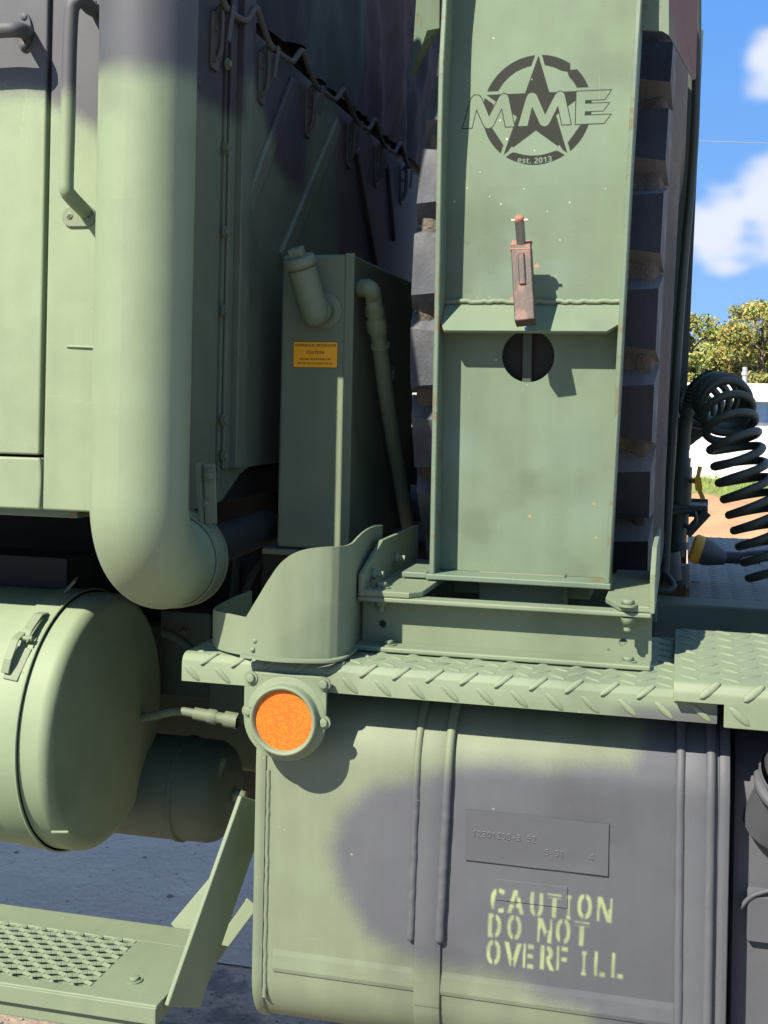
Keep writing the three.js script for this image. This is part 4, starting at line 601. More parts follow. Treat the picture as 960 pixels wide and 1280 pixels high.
// bent sheet metal guard on the running board
{
  const y0 = yT + 0.004; const st = (list) => list.map(([u, v, t]) => { const p = PY(u, v, y0); return [p.x, p.z, y0, P(u, t, p.z).y]; });
  const ribbon = (L, th) => {
    const pos = [], n = L.length, N = []; for (let i = 0; i < n; i++) { const a = L[Math.max(0, i - 1)], b = L[Math.min(n - 1, i + 1)]; let dx = b[0] - a[0], dz = b[1] - a[1]; const l = Math.hypot(dx, dz); N.push([dz / l * th, -dx / l * th]); }
    const Q = (i, k, top) => { const s = L[i]; return [s[0] + N[i][0] * k, top ? s[3] : s[2], s[1] + N[i][1] * k]; }, quad = (a, b, c, d) => pos.push(...a, ...b, ...c, ...a, ...c, ...d);
    for (let i = 0; i < n - 1; i++) { quad(Q(i, 0, 0), Q(i + 1, 0, 0), Q(i + 1, 0, 1), Q(i, 0, 1)); quad(Q(i + 1, 1, 0), Q(i, 1, 0), Q(i, 1, 1), Q(i + 1, 1, 1)); quad(Q(i, 0, 1), Q(i + 1, 0, 1), Q(i + 1, 1, 1), Q(i, 1, 1)); quad(Q(i, 1, 0), Q(i + 1, 1, 0), Q(i + 1, 0, 0), Q(i, 0, 0)); }
    quad(Q(0, 1, 0), Q(0, 0, 0), Q(0, 0, 1), Q(0, 1, 1)); quad(Q(n - 1, 0, 0), Q(n - 1, 1, 0), Q(n - 1, 1, 1), Q(n - 1, 0, 1));
    const g = new THREE.BufferGeometry(); g.setAttribute('position', new THREE.Float32BufferAttribute(pos, 3)); return toCreasedNormals(g, 0.7);
  };
  const smooth = (L, m = 5) => { const c = new THREE.CatmullRomCurve3(L.map(s => v3(s[0], s[3], s[1])), false, 'centripetal'); return c.getSpacedPoints((L.length - 1) * m).map(p => [p.x, p.z, y0, p.y]); };
  const main = smooth(st([[306, 821, 772], [320, 822.5, 748], [334, 824, 724], [348, 825, 704], [362, 825.5, 693], [378, 826, 687], [400, 826, 684], [418, 825, 683], [430, 822, 682], [438, 817, 679], [444, 810, 673], [450, 803, 667], [458, 796, 661], [468, 788, 657.5], [476, 782, 656.5]]));
  const low = smooth(st([[312, 781, 738], [290, 788, 747], [272, 795, 756], [266, 801, 761], [267, 807, 763], [274, 812, 765], [288, 816, 768], [307, 819.5, 772]]));
  const sg = part('sheet_guard', [ribbon(main, 0.003)], mGreen, 'bent sheet metal guard with a curved top edge on the running board');
  sub(sg, 'low_wall', ribbon(low, 0.003), mGreen);
  const e = main[main.length - 1], bk = smooth(st([[476, 782, 656.5], [474, 777, 655.5], [464, 774, 656], [452, 774, 664], [444, 776, 676], [438, 779, 690]]));
  sub(sg, 'rear_curl', ribbon(bk, 0.003), mGreen);
  const fl = smooth(st([[300, 822, 818], [340, 827, 824], [380, 829, 826], [420, 828, 825], [440, 819, 816], [452, 806, 803]])); 
  sub(sg, 'base_flange', ribbon(fl, 0.012), mGreen);
  for (const [u, v] of [[319, 801], [335, 790], [316, 812]]) { const p = PY(u, 822, y0); sub(sg, 'rivet', orient(new THREE.SphereGeometry(0.0035, 10, 6), P(u, v, p.z + 0.0005), v3(1, 0, 0), v3(0, 1, 0), v3(0, 0, 1)).scale(1, 1, 1), mGreen); }
  sub(sg, 'inner_hose', tube([P(285, 790, -0.2), P(300, 775, -0.2), P(315, 765, -0.22), P(335, 760, -0.25)], 0.014, 20, 10), mDark);
}
// amber side reflector
{
  const z = 0.006, c = P(357, 897, z), R1 = 0.0565; const tl = P(305, 842, z), tr = P(412, 850, z);
  const pts = []; for (let i = 0; i <= 24; i++) { const a = Math.PI + i / 24 * Math.PI; pts.push([c.x + R1 * Math.cos(a), c.y - 0.002 + R1 * 0.95 * Math.sin(a)]); }
  pts.push([c.x + R1, tr.y + 0.004 - 0.006], [c.x + R1 - 0.005, tr.y + 0.004], [c.x - R1 + 0.005, tr.y + 0.004], [c.x - R1, tr.y - 0.002]);
  const rf = part('side_reflector', prism(pts, 0.005, 0.0012).translate(0, 0, z), mGreen, 'round amber side reflector on a green bracket under the running board');
  const z1 = z + 0.005; sub(rf, 'bezel', lathe([[0.0545, 0], [0.0535, 0.0018], [0.048, 0.002], [0.0465, 0.004], [0.0458, 0.012], [0.0442, 0.0155], [0.0415, 0.0155], [0.0390, 0.012], [0.0382, 0.006]], 72, v3(c.x + 0.002, c.y, z1), v3(0, 0, 1)), mGreen);
  const cell = dataTex(512, 512, (x, y) => { const s = 34, r = y * s * 1.1547, row = Math.floor(r), q = x * s + (row % 2) * 0.5; const fx = q - Math.floor(q) - 0.5, fy = r - row - 0.5; const h = clamp(1 - 2 * Math.max(Math.abs(fx), Math.abs(fy) * 0.9)); return [h, h, h]; }, false);
  const cellC = dataTex(512, 512, (x, y) => { const s = 26, r = y * s * 1.1547, row = Math.floor(r), q = Math.floor(x * s + (row % 2) * 0.5), g = hash(q, row, 3); return mul([0.60, 0.125, 0.002], 0.78 + 0.42 * g); });
  const ln = new THREE.CircleGeometry(0.0386, 64).translate(c.x + 0.002, c.y, z1 + 0.0095);
  const lens = sub(rf, 'lens', planar(ln, c.x - 0.0385, c.y - 0.0385, c.x + 0.0405, c.y + 0.0385), new THREE.MeshPhysicalMaterial({ map: cellC, bumpMap: cell, bumpScale: 0.0005, roughness: 0.8, clearcoat: 0.12, clearcoatRoughness: 0.3 }), true); lens.userData.label = 'bright orange reflector lens';
  for (const [u, v] of [[314, 847], [405, 855], [311, 888], [405, 903]]) sub(rf, 'bolt', hex(P(u, v, z1), v3(0, 0, 1), 0.0062, 0.006), mGreen);
}
// fuel tank
const zt = -0.030;
{
  const X0 = P(317, 1100, zt).x, X1 = P(913, 1010, zt).x, yb = P(480, 1316, zt).y, yt = yT - 0.055, rT = 0.085, rB = 0.075, zB = -0.62;
  console.log('tank', X1 - X0, yt - yb);
  const prof = (o = 0) => [...arc(zt - rT, yt - rT, rT + o, Math.PI / 2, 0, 12), ...arc(zt - rB, yb + rB, rB + o, 0, -Math.PI / 2, 10), ...arc(zB + rB, yb + rB, rB + o, -Math.PI / 2, -Math.PI, 6), ...arc(zB + rT, yt - rT, rT + o, Math.PI, Math.PI / 2, 6)];
  const rev = (L) => L.slice().reverse();
  const body = onX(prism(rev(prof()), X1 - X0 - 0.012, 0.004), X1 - 0.006);
  // camouflage blob and stencil, in metres on the tank face
  const poly = [[412, 1060], [425, 1020], [455, 985], [520, 962], [600, 953], [700, 962], [785, 958], [803, 930], [815, 840], [1100, 840], [1100, 1400], [770, 1400], [735, 1262], [640, 1228], [520, 1200], [455, 1170], [420, 1110]].map(([u, v]) => { const p = P(u, v, zt); return [p.x, p.y]; });
  const sdf = (x, y) => { let d = 1e9, ins = false; for (let i = 0, j = poly.length - 1; i < poly.length; j = i++) { const [ax, ay] = poly[i], [bx, by] = poly[j], ex = bx - ax, ey = by - ay, t = clamp(((x - ax) * ex + (y - ay) * ey) / (ex * ex + ey * ey)); d = Math.min(d, Math.hypot(x - ax - ex * t, y - ay - ey * t)); if ((ay > y) !== (by > y) && x < (bx - ax) * (y - ay) / (by - ay) + ax) ins = !ins; } return ins ? d : -d; };
  // stencil lettering
  const A = P(596, 1098, zt), B = P(800, 1232, zt), cw = 1024, chh = Math.round(1024 * (A.y - B.y) / (B.x - A.x)), cv = document.createElement('canvas'); cv.width = cw; cv.height = chh; const k = cv.getContext('2d');
  k.fillStyle = '#000'; k.fillRect(0, 0, cw, chh); k.textAlign = 'center'; k.textBaseline = 'middle';
  const toC = (u, v) => { const p = P(u, v, zt); return [(p.x - A.x) / (B.x - A.x) * cw, (A.y - p.y) / (A.y - B.y) * chh]; };
  const cut = [];
  const let_ = (c, u, v, w = 19, tilt = 0.02) => { const [x, y] = toC(u, v), s = cw / 204; k.save(); k.translate(x, y); k.rotate(tilt); k.font = 'bold 100px sans-serif'; const m = k.measureText(c); k.scale((c === 'I' ? 5 : w) * s / (c === 'I' ? 30 : Math.max(50, m.width * 0.92)), 31 * s / 74); k.fillStyle = '#fff'; k.fillText(c, 0, 4); k.fillStyle = '#000';
    const W = m.width; if ('CODU'.includes(c)) k.fillRect(c === 'D' ? -5 : -5, -70, 10, 140); if (c === 'C' || c === 'U') { } if (c === 'A') { k.fillRect(-60, 6, 55, 7); k.fillRect(6, -60, 8, 50); } if (c === 'R') k.fillRect(-8, -70, 9, 140); if (c === 'E' || c === 'F') k.fillRect(-W * 0.18, -70, 9, 140); if (c === 'L') k.fillRect(-W * 0.12, -70, 9, 140); if (c === 'T') k.fillRect(-40, -28, 80, 7); if (c === 'N') { k.fillRect(-W * 0.27, 0, 8, 60); k.fillRect(W * 0.2, -60, 8, 60); } if (c === 'V') k.fillRect(-5, 20, 10, 60); k.restore(); };
  [['C', 622, 1124], ['A', 645, 1126], ['U', 671, 1129], ['T', 693, 1131, 17], ['I', 711, 1133], ['O', 731, 1132], ['N', 756, 1136, 21], ['D', 618, 1156], ['O', 643, 1158], ['N', 681, 1162, 21], ['O', 704, 1163], ['T', 727, 1166, 18], ['O', 617, 1189], ['V', 641, 1192, 20], ['E', 660, 1194, 16], ['R', 683, 1196], ['F', 702, 1197, 16], ['I', 730, 1203], ['L', 749, 1204, 16], ['L', 771, 1206, 17]].forEach(a => let_(...a));
  const px = k.getImageData(0, 0, cw, chh).data;
  const ink = (x, y) => { let s = 0; for (const [a, b] of [[0, 0], [.0012, 0], [-.0012, 0], [0, .0012], [0, -.0012]]) { const i = Math.round((x + a - A.x) / (B.x - A.x) * cw), j = Math.round((A.y - y - b) / (A.y - B.y) * chh); if (i >= 0 && j >= 0 && i < cw && j < chh) s += px[(j * cw + i) * 4] / 255; } return s / 5; };
  const b0 = [X0, yb - 0.02, X1 + 0.25, yt + 0.02];
  const tm = camoMat(...b0, 1536, 1024, (x, y) => {
    const n = 0.05 * (f3(x * 9, y * 9, 3, 3, 601) - 0.5) + 0.045 * (hash(Math.floor(x * 800), Math.floor(y * 800), 603) - 0.5) * 0.28; let c = mix(TANK, mul(BLACK, 1.06), sst(-0.020, 0.020, sdf(x, y) + n * 0.5));
    const i = ink(x, y); if (i > 0) c = mix(c, [0.25, 0.32, 0.15], i * clamp(0.62 + 0.75 * (f3(x * 70, y * 50, 1, 3, 611) - 0.32)));
    const dr = f3(x * 60, y * 3, 1, 2, 607); c = mul(c, 0.96 + 0.09 * dr);
    return c;
  });
  const pl = (g) => planar(g, ...b0);
  const tank = part('fuel_tank', pl(toCreasedNormals(body, 0.5)), tm, 'rounded fuel tank with a black camouflage patch and stencilled warning CAUTION DO NOT OVERFILL', truck, true);
  const rimP = (o, x, w) => pl(toCreasedNormals(onX(prism(rev(prof(o)), w, 0.004), x), 0.5));
  sub(tank, 'end_cap', rimP(0.0035, X0 + 0.016, 0.016), tm, true); sub(tank, 'end_cap', rimP(0.0035, X1, 0.014), tm, true);
  sub(tank, 'weld_seam', pl(tube(Array.from({ length: 44 }, (_, i) => v3(X0 + 0.0185 + R(-0.0005, 0.0005), lerp(yb + 0.05, yt - 0.1, i / 43), zt - 0.0008)), 0.0032, 160, 7)), tm, true);
  // horizontal pressed ridge near the bottom
  const yr0 = P(420, 1192, zt).y, yr1 = P(420, 1224, zt).y;
  const rg = onX(prism([[zt - 0.002, yr0 + 0.006], [zt + 0.0014, yr0 - 0.012], [zt + 0.003, yr1 + 0.005], [zt + 0.002, yr1], [zt - 0.002, yr1 - 0.0005]].reverse(), X1 - X0 - 0.05, 0.001), X1 - 0.02);
  sub(tank, 'pressed_ridge', pl(rg), tm, true);
  // straps
  const along = (x, o, v0, v1) => { const L = prof(o).slice(0, 24), ya = P(560, v0, zt).y, yb2 = P(560, v1, zt).y; return L.filter(p => p[1] <= ya && p[1] >= yb2).map(p => v3(x, p[1], p[0])); };
  const strap = (xa, xb, v0, v1, o, name) => { const L = prof(0).slice(0, 25), yv1 = P(560, v1, zt).y; const pts = []; for (const p of L) if (p[1] > yv1) pts.push(p); pts.push([zt, Math.max(yv1, yb + rB)]); const s = profileSolid(pts.map(p => { return [p[0] + o, p[1]]; }), xa, xb, 0.004); return pl(s); };
  const bead = (u0, v0, u1, v1, r, rough) => { const x0 = P(u0, v0, zt).x, x1 = P(u1, v1, zt).x, y1 = P(u1, v1, zt).y; const pts = []; for (const a of arc(zt - rT, yt - rT, rT + r * 0.6, Math.PI / 2, 0, 10)) pts.push(v3(x0, a[1], a[0])); const n = 24; for (let i = 1; i <= n; i++) { const t = i / n; pts.push(v3(lerp(x0, x1, t) + R(-1, 1) * rough, lerp(yt - rT, y1, t), zt + r * 0.6 + R(-1, 1) * rough)); } return pl(mergeGeometries(flat([tube(pts, r, 160, 12), new THREE.SphereGeometry(r, 12, 8).translate(x1, y1, zt + r * 0.6)]))); };
  sub(tank, 'tank_strap', strap(P(520, 1100, zt).x, P(553, 1100, zt).x, 860, 1330, 0.0045), tm, true);
  sub(tank, 'strap_bead', bead(522, 960, 514, 1170, 0.0052, 0.0004), tm, true); sub(tank, 'strap_bead', bead(561, 960, 550, 1172, 0.0062, 0.0004), tm, true);
  sub(tank, 'tank_strap', strap(P(852, 1100, zt).x, P(890, 1100, zt).x, 860, 1330, 0.0055), tm, true);
  sub(tank, 'strap_bead', bead(851, 960, 847, 1330, 0.0058, 0.0002), tm, true); sub(tank, 'strap_bead', bead(889, 960, 883, 1330, 0.0062, 0.0002), tm, true);
  // embossed data plate and a small plate under the lettering
  const pa = P(583, 1011, zt), pb = P(760, 1094, zt), W = 512, H = Math.round(512 * (pa.y - pb.y) / (pb.x - pa.x)), c2 = document.createElement('canvas'); c2.width = W; c2.height = H; const q = c2.getContext('2d');
  q.fillStyle = '#777'; q.fillRect(0, 0, W, H); q.fillStyle = '#fff'; q.font = 'bold 30px monospace'; q.fillText('12301298-3 52', 24, H * 0.52); q.fillText('5 91', W * 0.56, H * 0.74); q.fillText('4', W * 0.87, H * 0.74);
  const qd = q.getImageData(0, 0, W, H).data; const pbump = dataTex(W, H, (x, y) => { const i = Math.floor(x * W), j = Math.floor((1 - y) * H); const h = qd[(j * W + i) * 4] / 255 + 0.15 * (hash(i, j) - 0.5) + 0.5 * (fbm(x * 3, y * 2, 3, 3, 621) - 0.5); return [h * 0.7, h * 0.7, h * 0.7]; }, false);
  const pg = new THREE.BoxGeometry(pb.x - pa.x, pa.y - pb.y, 0.0015, 24, 10, 1); { const p = pg.attributes.position; for (let i = 0; i < p.count; i++) { const x = p.getX(i), y = p.getY(i); p.setZ(i, p.getZ(i) + 0.0012 * (f3(x * 25, y * 25, 1, 2, 625) - 0.35) + 0.002 * sst(-0.02, -0.045, y) * f3(x * 40, 0, 2, 2, 627)); } pg.computeVertexNormals(); }
  pg.rotateZ(0.0); const plt = sub(tank, 'data_plate', pg.translate((pa.x + pb.x) / 2, (pa.y + pb.y) / 2, zt + 0.0014), M(mul(BLACK, 1.0), { bumpMap: pbump, bumpScale: 0.0016, roughness: 0.55 }), true); plt.userData.label = 'thin embossed data plate painted over in black';
  const sa = P(620, 1098, zt), sb = P(709, 1135, zt); sub(tank, 'small_plate', pl(new RoundedBoxGeometry(sb.x - sa.x, sa.y - sb.y, 0.0014, 1, 0.0005).translate((sa.x + sb.x) / 2, (sa.y + sb.y) / 2, zt + 0.0006)), tm, true);
  // second tank body to the right with a round filler cap
  const z2 = -0.075, XA = X1 + 0.004, bd = onX(prism(rev([...arc(z2 - 0.1, yt - 0.10, 0.1, Math.PI / 2, 0, 10), ...arc(z2 - 0.05, yb + 0.05, 0.05, 0, -Math.PI / 2, 8), [zB, yb], [zB, yt]]), 0.9, 0.012), XA + 0.9);
  const rt = part('rear_tank_section', toCreasedNormals(bd, 0.5), mBlack, 'black painted tank section with a filler neck');
  const yn = P(930, 1110, z2).y, yn2 = P(930, 1170, z2).y;
  sub(rt, 'pressed_ridge', [onX(prism([[z2 - 0.002, yn + 0.004], [z2 + 0.012, yn - 0.006], [z2 + 0.012, yn2], [z2 - 0.002, yn2 - 0.004]].reverse(), 0.6, 0.002), XA + 0.62), tube([P(925, 1135, z2 + 0.012), P(940, 1120, z2 + 0.012), P(965, 1112, z2 + 0.012)], 0.003, 16, 8)], mBlack);
  const nc = P(984, 1000, z2 + 0.02), nd = v3(0.25, 0.80, 0.55).normalize();
  sub(rt, 'filler_neck', lathe([[0.040, -0.05], [0.040, 0.018], [0.047, 0.019], [0.049, 0.024], [0.047, 0.030], [0.041, 0.031], [0.041, 0.040], [0.047, 0.041], [0.049, 0.044], [0.047, 0.047]], 48, nc, nd), mBlack);
  sub(rt, 'filler_cap', lathe([[0.038, 0.047], [0.038, 0.052], [0.044, 0.053], [0.046, 0.057], [0.046, 0.072], [0.043, 0.077], [0.034, 0.079], [0.032, 0.075], [0, 0.075]], 48, nc, nd), M([0.055, 0.055, 0.06], { roughness: 0.5, metalness: 0.2 }));
  sub(rt, 'shield', onX(prism([[0.0, yt + 0.03], [z2 - 0.02, yt - 0.005], [z2 - 0.4, yt - 0.005], [z2 - 0.4, yt + 0.03]].reverse(), 0.9, 0.001), XA + 0.9), mDark);
}
// cab step
{
  const zf2 = 0.05, y = P(100, 1243, zf2).y, zb = PY(110, 1144, y).z, xr = P(196, 1254, zf2).x, x0 = -1.9, t = 0.006; console.log('step', y, zb, xr);
  const gz0 = PY(60, 1226, y).z, gz1 = PY(60, 1160, y).z, gx = PY(152, 1195, y).x;
  const st = part('cab_step', [box(x0, xr, y - t, y, gz0, zf2, 0.002), box(x0, xr, y - t, y, zb, gz1, 0.002), box(gx, xr, y - t, y - 0.0003, gz1 - 0.001, gz0 + 0.001, 0.0005), box(x0, xr - 0.001, y - 0.026, y - 0.003, zf2 - 0.004, zf2 + 0.0006, 0.0018), box(xr - 0.005, xr, y - 0.026, y - 0.003, zb, zf2 - 0.004, 0.001), box(x0, xr - 0.02, y - 0.048, y - 0.029, zf2 - 0.02, zf2 - 0.008, 0.002)], mGreen, 'cab entry step with expanded metal grip');
  // grating: expanded metal strands
  const rows = 11, dz = (gz0 - gz1) / rows, per = 0.031, gr = [];
  for (let i = 0; i <= rows; i++) { const z = gz1 + i * dz, ph = (i % 2) * per / 2; const pts = []; for (let x = gx - 0.001 - ph * 0; x > x0; x -= per / 4) { const k = Math.round((gx - x) / (per / 4)) + (i % 2) * 2; pts.push(v3(x, y - 0.002 + (k % 4 === 0 ? 0.001 : k % 4 === 2 ? -0.001 : 0), z + (k % 4 === 0 ? dz * 0.36 : k % 4 === 2 ? -dz * 0.36 : 0))); } for (let j = 1; j < pts.length; j++) { if (Math.min(pts[j].z, pts[j - 1].z) < gz1 - 0.004 || Math.max(pts[j].z, pts[j - 1].z) > gz0 + 0.004) continue; gr.push(bar(pts[j - 1], pts[j], 0.0060, 0.0034, v3(0, 0.85, 0.55), 0.001)); } }
  sub(st, 'grating', gr, mGreen);
  sub(st, 'step_tray', box(x0, gx + 0.002, y - 0.022, y - 0.018, gz1 - 0.01, gz0 + 0.01), mGreenDull);
  for (const [u, v] of [[237, 1154], [168, 1226]]) { const p = PY(u, v, y); sub(st, 'bolt', hex(v3(p.x, y, p.z), v3(0, 1, 0), 0.0075, 0.006), mGreen); }
  // bracket bars to the tank
  const ra = v3(xr + 0.004, y - 0.03, zf2 - 0.035), top = P(318, 1000, -0.10);
  sub(st, 'hanger_bar', bar(P(228, 1258, zf2 - 0.05), top, 0.075, 0.007, v3(1, 0.1, 0.25), 0.002), mGreen);
  const q = (u, v) => PY(u, v, y); const zb2 = zb + 0.0;
  sub(st, 'gusset_plate', [bar(P(228, 1170, zb - 0.004), P(284, 1103, zb - 0.04), 0.05, 0.006, v3(0.3, 0.65, 0.7)), bar(P(262, 1200, zb - 0.02), P(316, 1128, zb - 0.05), 0.022, 0.006, v3(0.3, 0.5, 0.7))], mGreen);
  sub(st, 'bolt', hex(P(252, 1138, zb - 0.01), v3(0.3, 0.65, 0.7), 0.003, 0.002), mDark);
}
// air couplings, hose rail on the deck
{
  const z = -1.0; const c = (u, v, dz = 0) => P(u, v, z + dz);
  const cp = part('air_coupling', [lathe([[0.010, 0], [0.0105, 0.02], [0.0135, 0.021], [0.0135, 0.034], [0.0165, 0.036], [0.0165, 0.052], [0.0175, 0.06], [0.0175, 0.09], [0.0145, 0.095], [0.0145, 0.125], [0.012, 0.126], [0.012, 0.18]].map(p => [p[0] * 1.25, p[1] * 1.25]), 20, c(854, 556), c(846, 700).sub(c(854, 556)))], mHoseGreen, 'vertical air hose coupling beside the spare tyre');
  sub(cp, 'bracket', [box(c(815, 640).x, c(884, 640).x, c(850, 637).y, c(850, 630).y, z - 0.08, z + 0.02, 0.003), box(c(812, 640).x, c(886, 640).x, c(850, 650).y, c(850, 626).y, z - 0.085, z - 0.078, 0.003), bar(c(884, 640, -0.06), c(858, 668, -0.06), 0.02, 0.008), rod(c(830, 642, 0.02), c(868, 638, 0.02), 0.006)], mHoseGreen);
  sub(cp, 'lower_fitting', [lathe([[0.016, 0], [0.016, 0.03], [0.012, 0.031], [0.012, 0.06], [0.018, 0.061], [0.018, 0.075]], 6, c(851, 640), v3(0, -1, 0)).translate(0, 0, 0), tube([c(850, 685), c(842, 700), c(834, 712), c(828, 730)], 0.012, 20, 10), tube([c(868, 638, .02), c(870, 652, .02), c(862, 660, .02), c(856, 656, .01)], 0.004, 16, 8)], mHoseGreen);
  sub(cp, 'yellow_tag', [bar(c(875, 583, 0.03), c(872, 598, 0.03), 0.008, 0.006), bar(c(872, 597, 0.03), c(874, 613, 0.03), 0.014, 0.010), bar(c(874, 612, 0.03), c(879, 624, 0.03), 0.009, 0.006), rod(c(864, 600, 0.0), c(873, 603, 0.03), 0.005, 8)], M([0.75, 0.42, 0.03], { roughness: 0.5 }));
  part('hose_loop_bracket', tube([c(826, 712, 0.1), c(836, 722, 0.12), c(842, 732, 0.14), c(836, 738, 0.15), c(822, 738, 0.15)], 0.006, 30, 10), mHoseGreen);
  const zr = -0.9; part('brake_line', tube([P(831, 716, zr), P(835, 640, zr), P(842, 520, zr), P(850, 393, zr), P(858, 295, zr), P(864, 230, zr), P(869, 150, zr), P(871, 50, zr), P(871, -60, zr)], 0.0085, 80, 12), mHoseGreen, 'thin green pipe rising beside the spare tyre');
  part('valve_block', [rod(P(834, 690, -0.98), P(838, 725, -0.98), 0.025, 12), rod(P(848, 706, -1.0), P(850, 730, -1.0), 0.022, 12)], mHoseGreen);
}
// ---------------------------------------------------------------- loose things on the truck
{ // spare tyre
  const zF = -0.305, yc = P(520, 338, zF).y, Rt = 0.62, z = zF - Rt, xa = P(513, 340, zF).x, xb = P(826, 340, zF).x, xm = (xa + xb) / 2, hw = (xb - xa) / 2; console.log('tyre w', hw * 2, 'yc', yc);
  const t = thing('spare_tyre', 'large black spare tyre with chunky lugs upright behind the green carrier', 'spare tyre'); t.position.set(xm, yc, z); t.rotation.z = -0.03;
  const prof = [[0.255, -hw * 0.55], [0.27, -hw * 0.75], [0.33, -hw * 0.92], [0.42, -hw * 1.05], [0.49, -hw * 1.06], [0.55, -hw * 1.0], [Rt - 0.030, -hw * 0.97], [Rt - 0.026, -hw * 0.88], [Rt - 0.036, -hw * 0.70], [Rt - 0.034, 0], [Rt - 0.036, hw * 0.70], [Rt - 0.026, hw * 0.88], [Rt - 0.030, hw * 0.97], [0.55, hw * 1.02], [0.49, hw * 1.09], [0.42, hw * 1.08], [0.33, hw * 0.92], [0.27, hw * 0.75], [0.255, hw * 0.55]];
  const cv = new THREE.SplineCurve(prof.map(p => new THREE.Vector2(...p))); 
  mesh('tyre_casing', lathe(cv.getPoints(70).map(p => [p.x, p.y]), 120, v3(), v3(1, 0, 0)), mRubberDusty, t);
  mesh('rim', lathe([[0.257, -hw * 0.6], [0.24, -hw * 0.5], [0.23, 0], [0.1, 0.02], [0.05, 0.02], [0.0, 0.02]], 64, v3(), v3(1, 0, 0)), mOlive, t);
  const mLug = mRubber.clone(); mLug.vertexColors = true;
  // shoulder lugs: wide at the foot, one shape per side
  const n = 27, lug = (s) => { const B = [], T = []; const h0 = -0.046, h1 = 0.0, a0 = 0.066, a1 = 0.046; const X0 = s * hw * 0.14, X1 = s * hw * 1.0, X1b = s * hw * 1.02; // tangent is local y, radial is local z
    const bot = [[X0, -a0 * 0.6], [X1b, -a0], [X1b, a0], [X0, a0 * 0.7]], tp = [[X0, -a1 * 0.6], [X1, -a1], [X1, a1], [X0, a1 * 0.7]]; const pos = [];
    const q = (a, b, c, d) => pos.push(...a, ...b, ...c, ...a, ...c, ...d); const b3 = bot.map(p => [p[0], p[1], h0]), t3 = tp.map((p, i) => [p[0] * (i === 1 || i === 2 ? 0.99 : 1), p[1], h1 - (i === 1 || i === 2 ? 0.006 : 0)]);
    if (s > 0) { q(t3[0], t3[1], t3[2], t3[3]); for (let i = 0; i < 4; i++) q(b3[i], b3[(i + 1) % 4], t3[(i + 1) % 4], t3[i]); } else { q(t3[3], t3[2], t3[1], t3[0]); for (let i = 0; i < 4; i++) q(b3[(i + 1) % 4], b3[i], t3[i], t3[(i + 1) % 4]); }
    const g = new THREE.BufferGeometry(); g.setAttribute('position', new THREE.Float32BufferAttribute(pos, 3)); g.computeVertexNormals(); const nn = g.attributes.normal; const cc = []; for (let i = 0; i < nn.count; i++) { const top = nn.getZ(i) > 0.8; cc.push(...(top ? (s > 0 ? [0.36, 0.37, 0.42] : [1.0, 1.04, 1.12]) : (s > 0 ? [1.9, 1.75, 1.5] : [1.2, 1.2, 1.2]))); } g.setAttribute('color', new THREE.Float32BufferAttribute(cc, 3)); return uvBox(g); };  // right lug tops darkened to hold the carrier's shade; flanks dusty
  for (const s of [-1, 1]) { const g = lug(s); for (let i = 0; i < n; i++) { const m = new THREE.Mesh(g, mLug); m.name = numbered('tread_lug'); m.castShadow = m.receiveShadow = true; const a = (i + (s > 0 ? 0.52 : 0.02)) / n * 2 * Math.PI; m.position.set(0, Math.sin(a) * Rt, Math.cos(a) * Rt); m.rotation.x = -a; t.add(m); } }
}
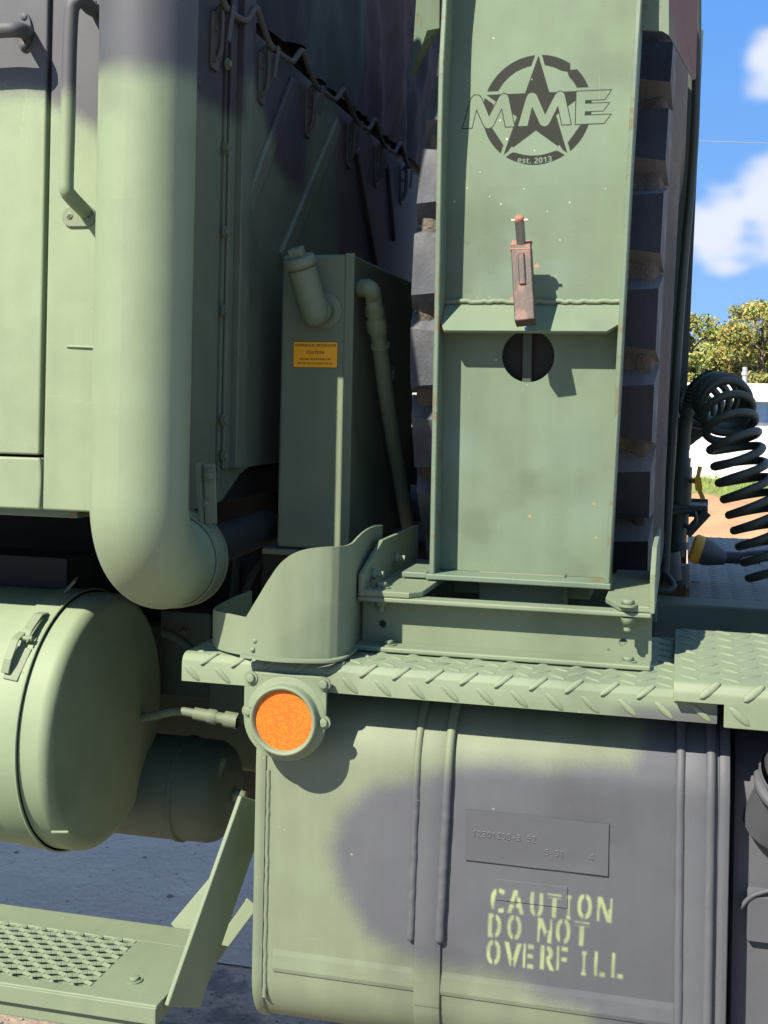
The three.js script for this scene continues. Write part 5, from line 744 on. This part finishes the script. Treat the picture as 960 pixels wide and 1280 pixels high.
{ // coiled air hose arching over the deck
  const z = -1.0, ax = new THREE.CatmullRomCurve3([P(846, 535, -1.45), P(860, 522, -1.3), P(878, 507, -1.12), P(897, 498, -0.95), P(908, 508, -0.84), P(916, 545, -0.80), P(928, 592, -0.80), P(945, 645, -0.80), P(963, 702, -0.80), P(971, 728, -0.80)], false, 'centripetal');
  const N = 1700, fr = ax.computeFrenetFrames(N, false), L = ax.getLength(), pts = []; const turns = 21, T = (s) => s;
  for (let i = 0; i <= N; i++) { const s = i / N, p = ax.getPointAt(s), k = s < 0.55 ? 6.2 * s / 0.55 : 6.2 + 14.5 * (s - 0.55) / 0.45; const a = k * 2 * Math.PI; pts.push(p.addScaledVector(fr.normals[i], 0.0455 * Math.cos(a)).addScaledVector(fr.binormals[i], 0.0455 * Math.sin(a))); }
  const o = thing('coiled_air_hose', 'dark green coiled air hose arching over the deck', 'air hose');
  mesh('coil', new THREE.TubeGeometry(new THREE.CatmullRomCurve3(pts, false, 'centripetal'), 2000, 0.0078, 8, false), mHoseGreen, o);
  const c = (u, v, dz = 0) => P(u, v, z + dz), ld = [c(854, 562), c(856, 535), c(861, 510), c(868, 492), c(878, 476), c(892, 470, 0.01)];
  mesh('lead_hose', tube(ld, 0.0135, 60, 14), mHoseGreen, o);
  const cu = new THREE.CatmullRomCurve3(ld); const sp = []; for (let i = 0; i <= 200; i++) { const s = 0.52 + 0.42 * i / 200, p = cu.getPointAt(s), tn = cu.getTangentAt(s), n1 = v3(0, 0, 1).cross(tn).normalize(), n2 = tn.clone().cross(n1), a = i / 200 * 10 * 2 * Math.PI; sp.push(p.addScaledVector(n1, 0.0147 * Math.cos(a)).addScaledVector(n2, 0.0147 * Math.sin(a))); }
  mesh('spring_guard', new THREE.TubeGeometry(new THREE.CatmullRomCurve3(sp), 400, 0.0028, 6, false), mHoseGreen, o);
}
{ // electrical cable with yellow ended plug lying on the deck
  const o = thing('electrical_cable', 'black trailer cable with a yellow ended plug lying on the deck', 'cable'), z = -1.3; const c = (u, v, dz = 0) => P(u, v, z + dz);
  mesh('cable', [tube([c(897, 696), c(915, 697), c(935, 697), c(960, 694), c(1000, 692)], 0.0135, 40, 12)], M([0.03, 0.034, 0.03], { roughness: 0.6 }), o);
  const rg = []; for (let u = 933; u < 950; u += 3) { const a = c(u, 697), b = c(u + 1.5, 697); rg.push(rod(a, b, 0.016, 12)); } mesh('strain_relief', rg, M([0.03, 0.034, 0.03], { roughness: 0.6 }), o);
  const d = c(872, 688).sub(c(898, 697)).normalize();
  mesh('plug', lathe([[0.014, -0.014], [0.020, 0.0], [0.027, 0.017], [0.031, 0.031], [0.031, 0.05]], 24, c(900, 696), d), M([0.05, 0.055, 0.055], { roughness: 0.5 }), o);
  mesh('plug_cover', [lathe([[0.033, 0.040], [0.033, 0.058], [0.026, 0.064], [0, 0.064]], 24, c(899, 696), d), bar(c(876, 680, 0.01), c(874, 698, 0.01), 0.017, 0.007)], M([0.60, 0.34, 0.03], { roughness: 0.5 }), o);
}

renderer.render(scene, camera);
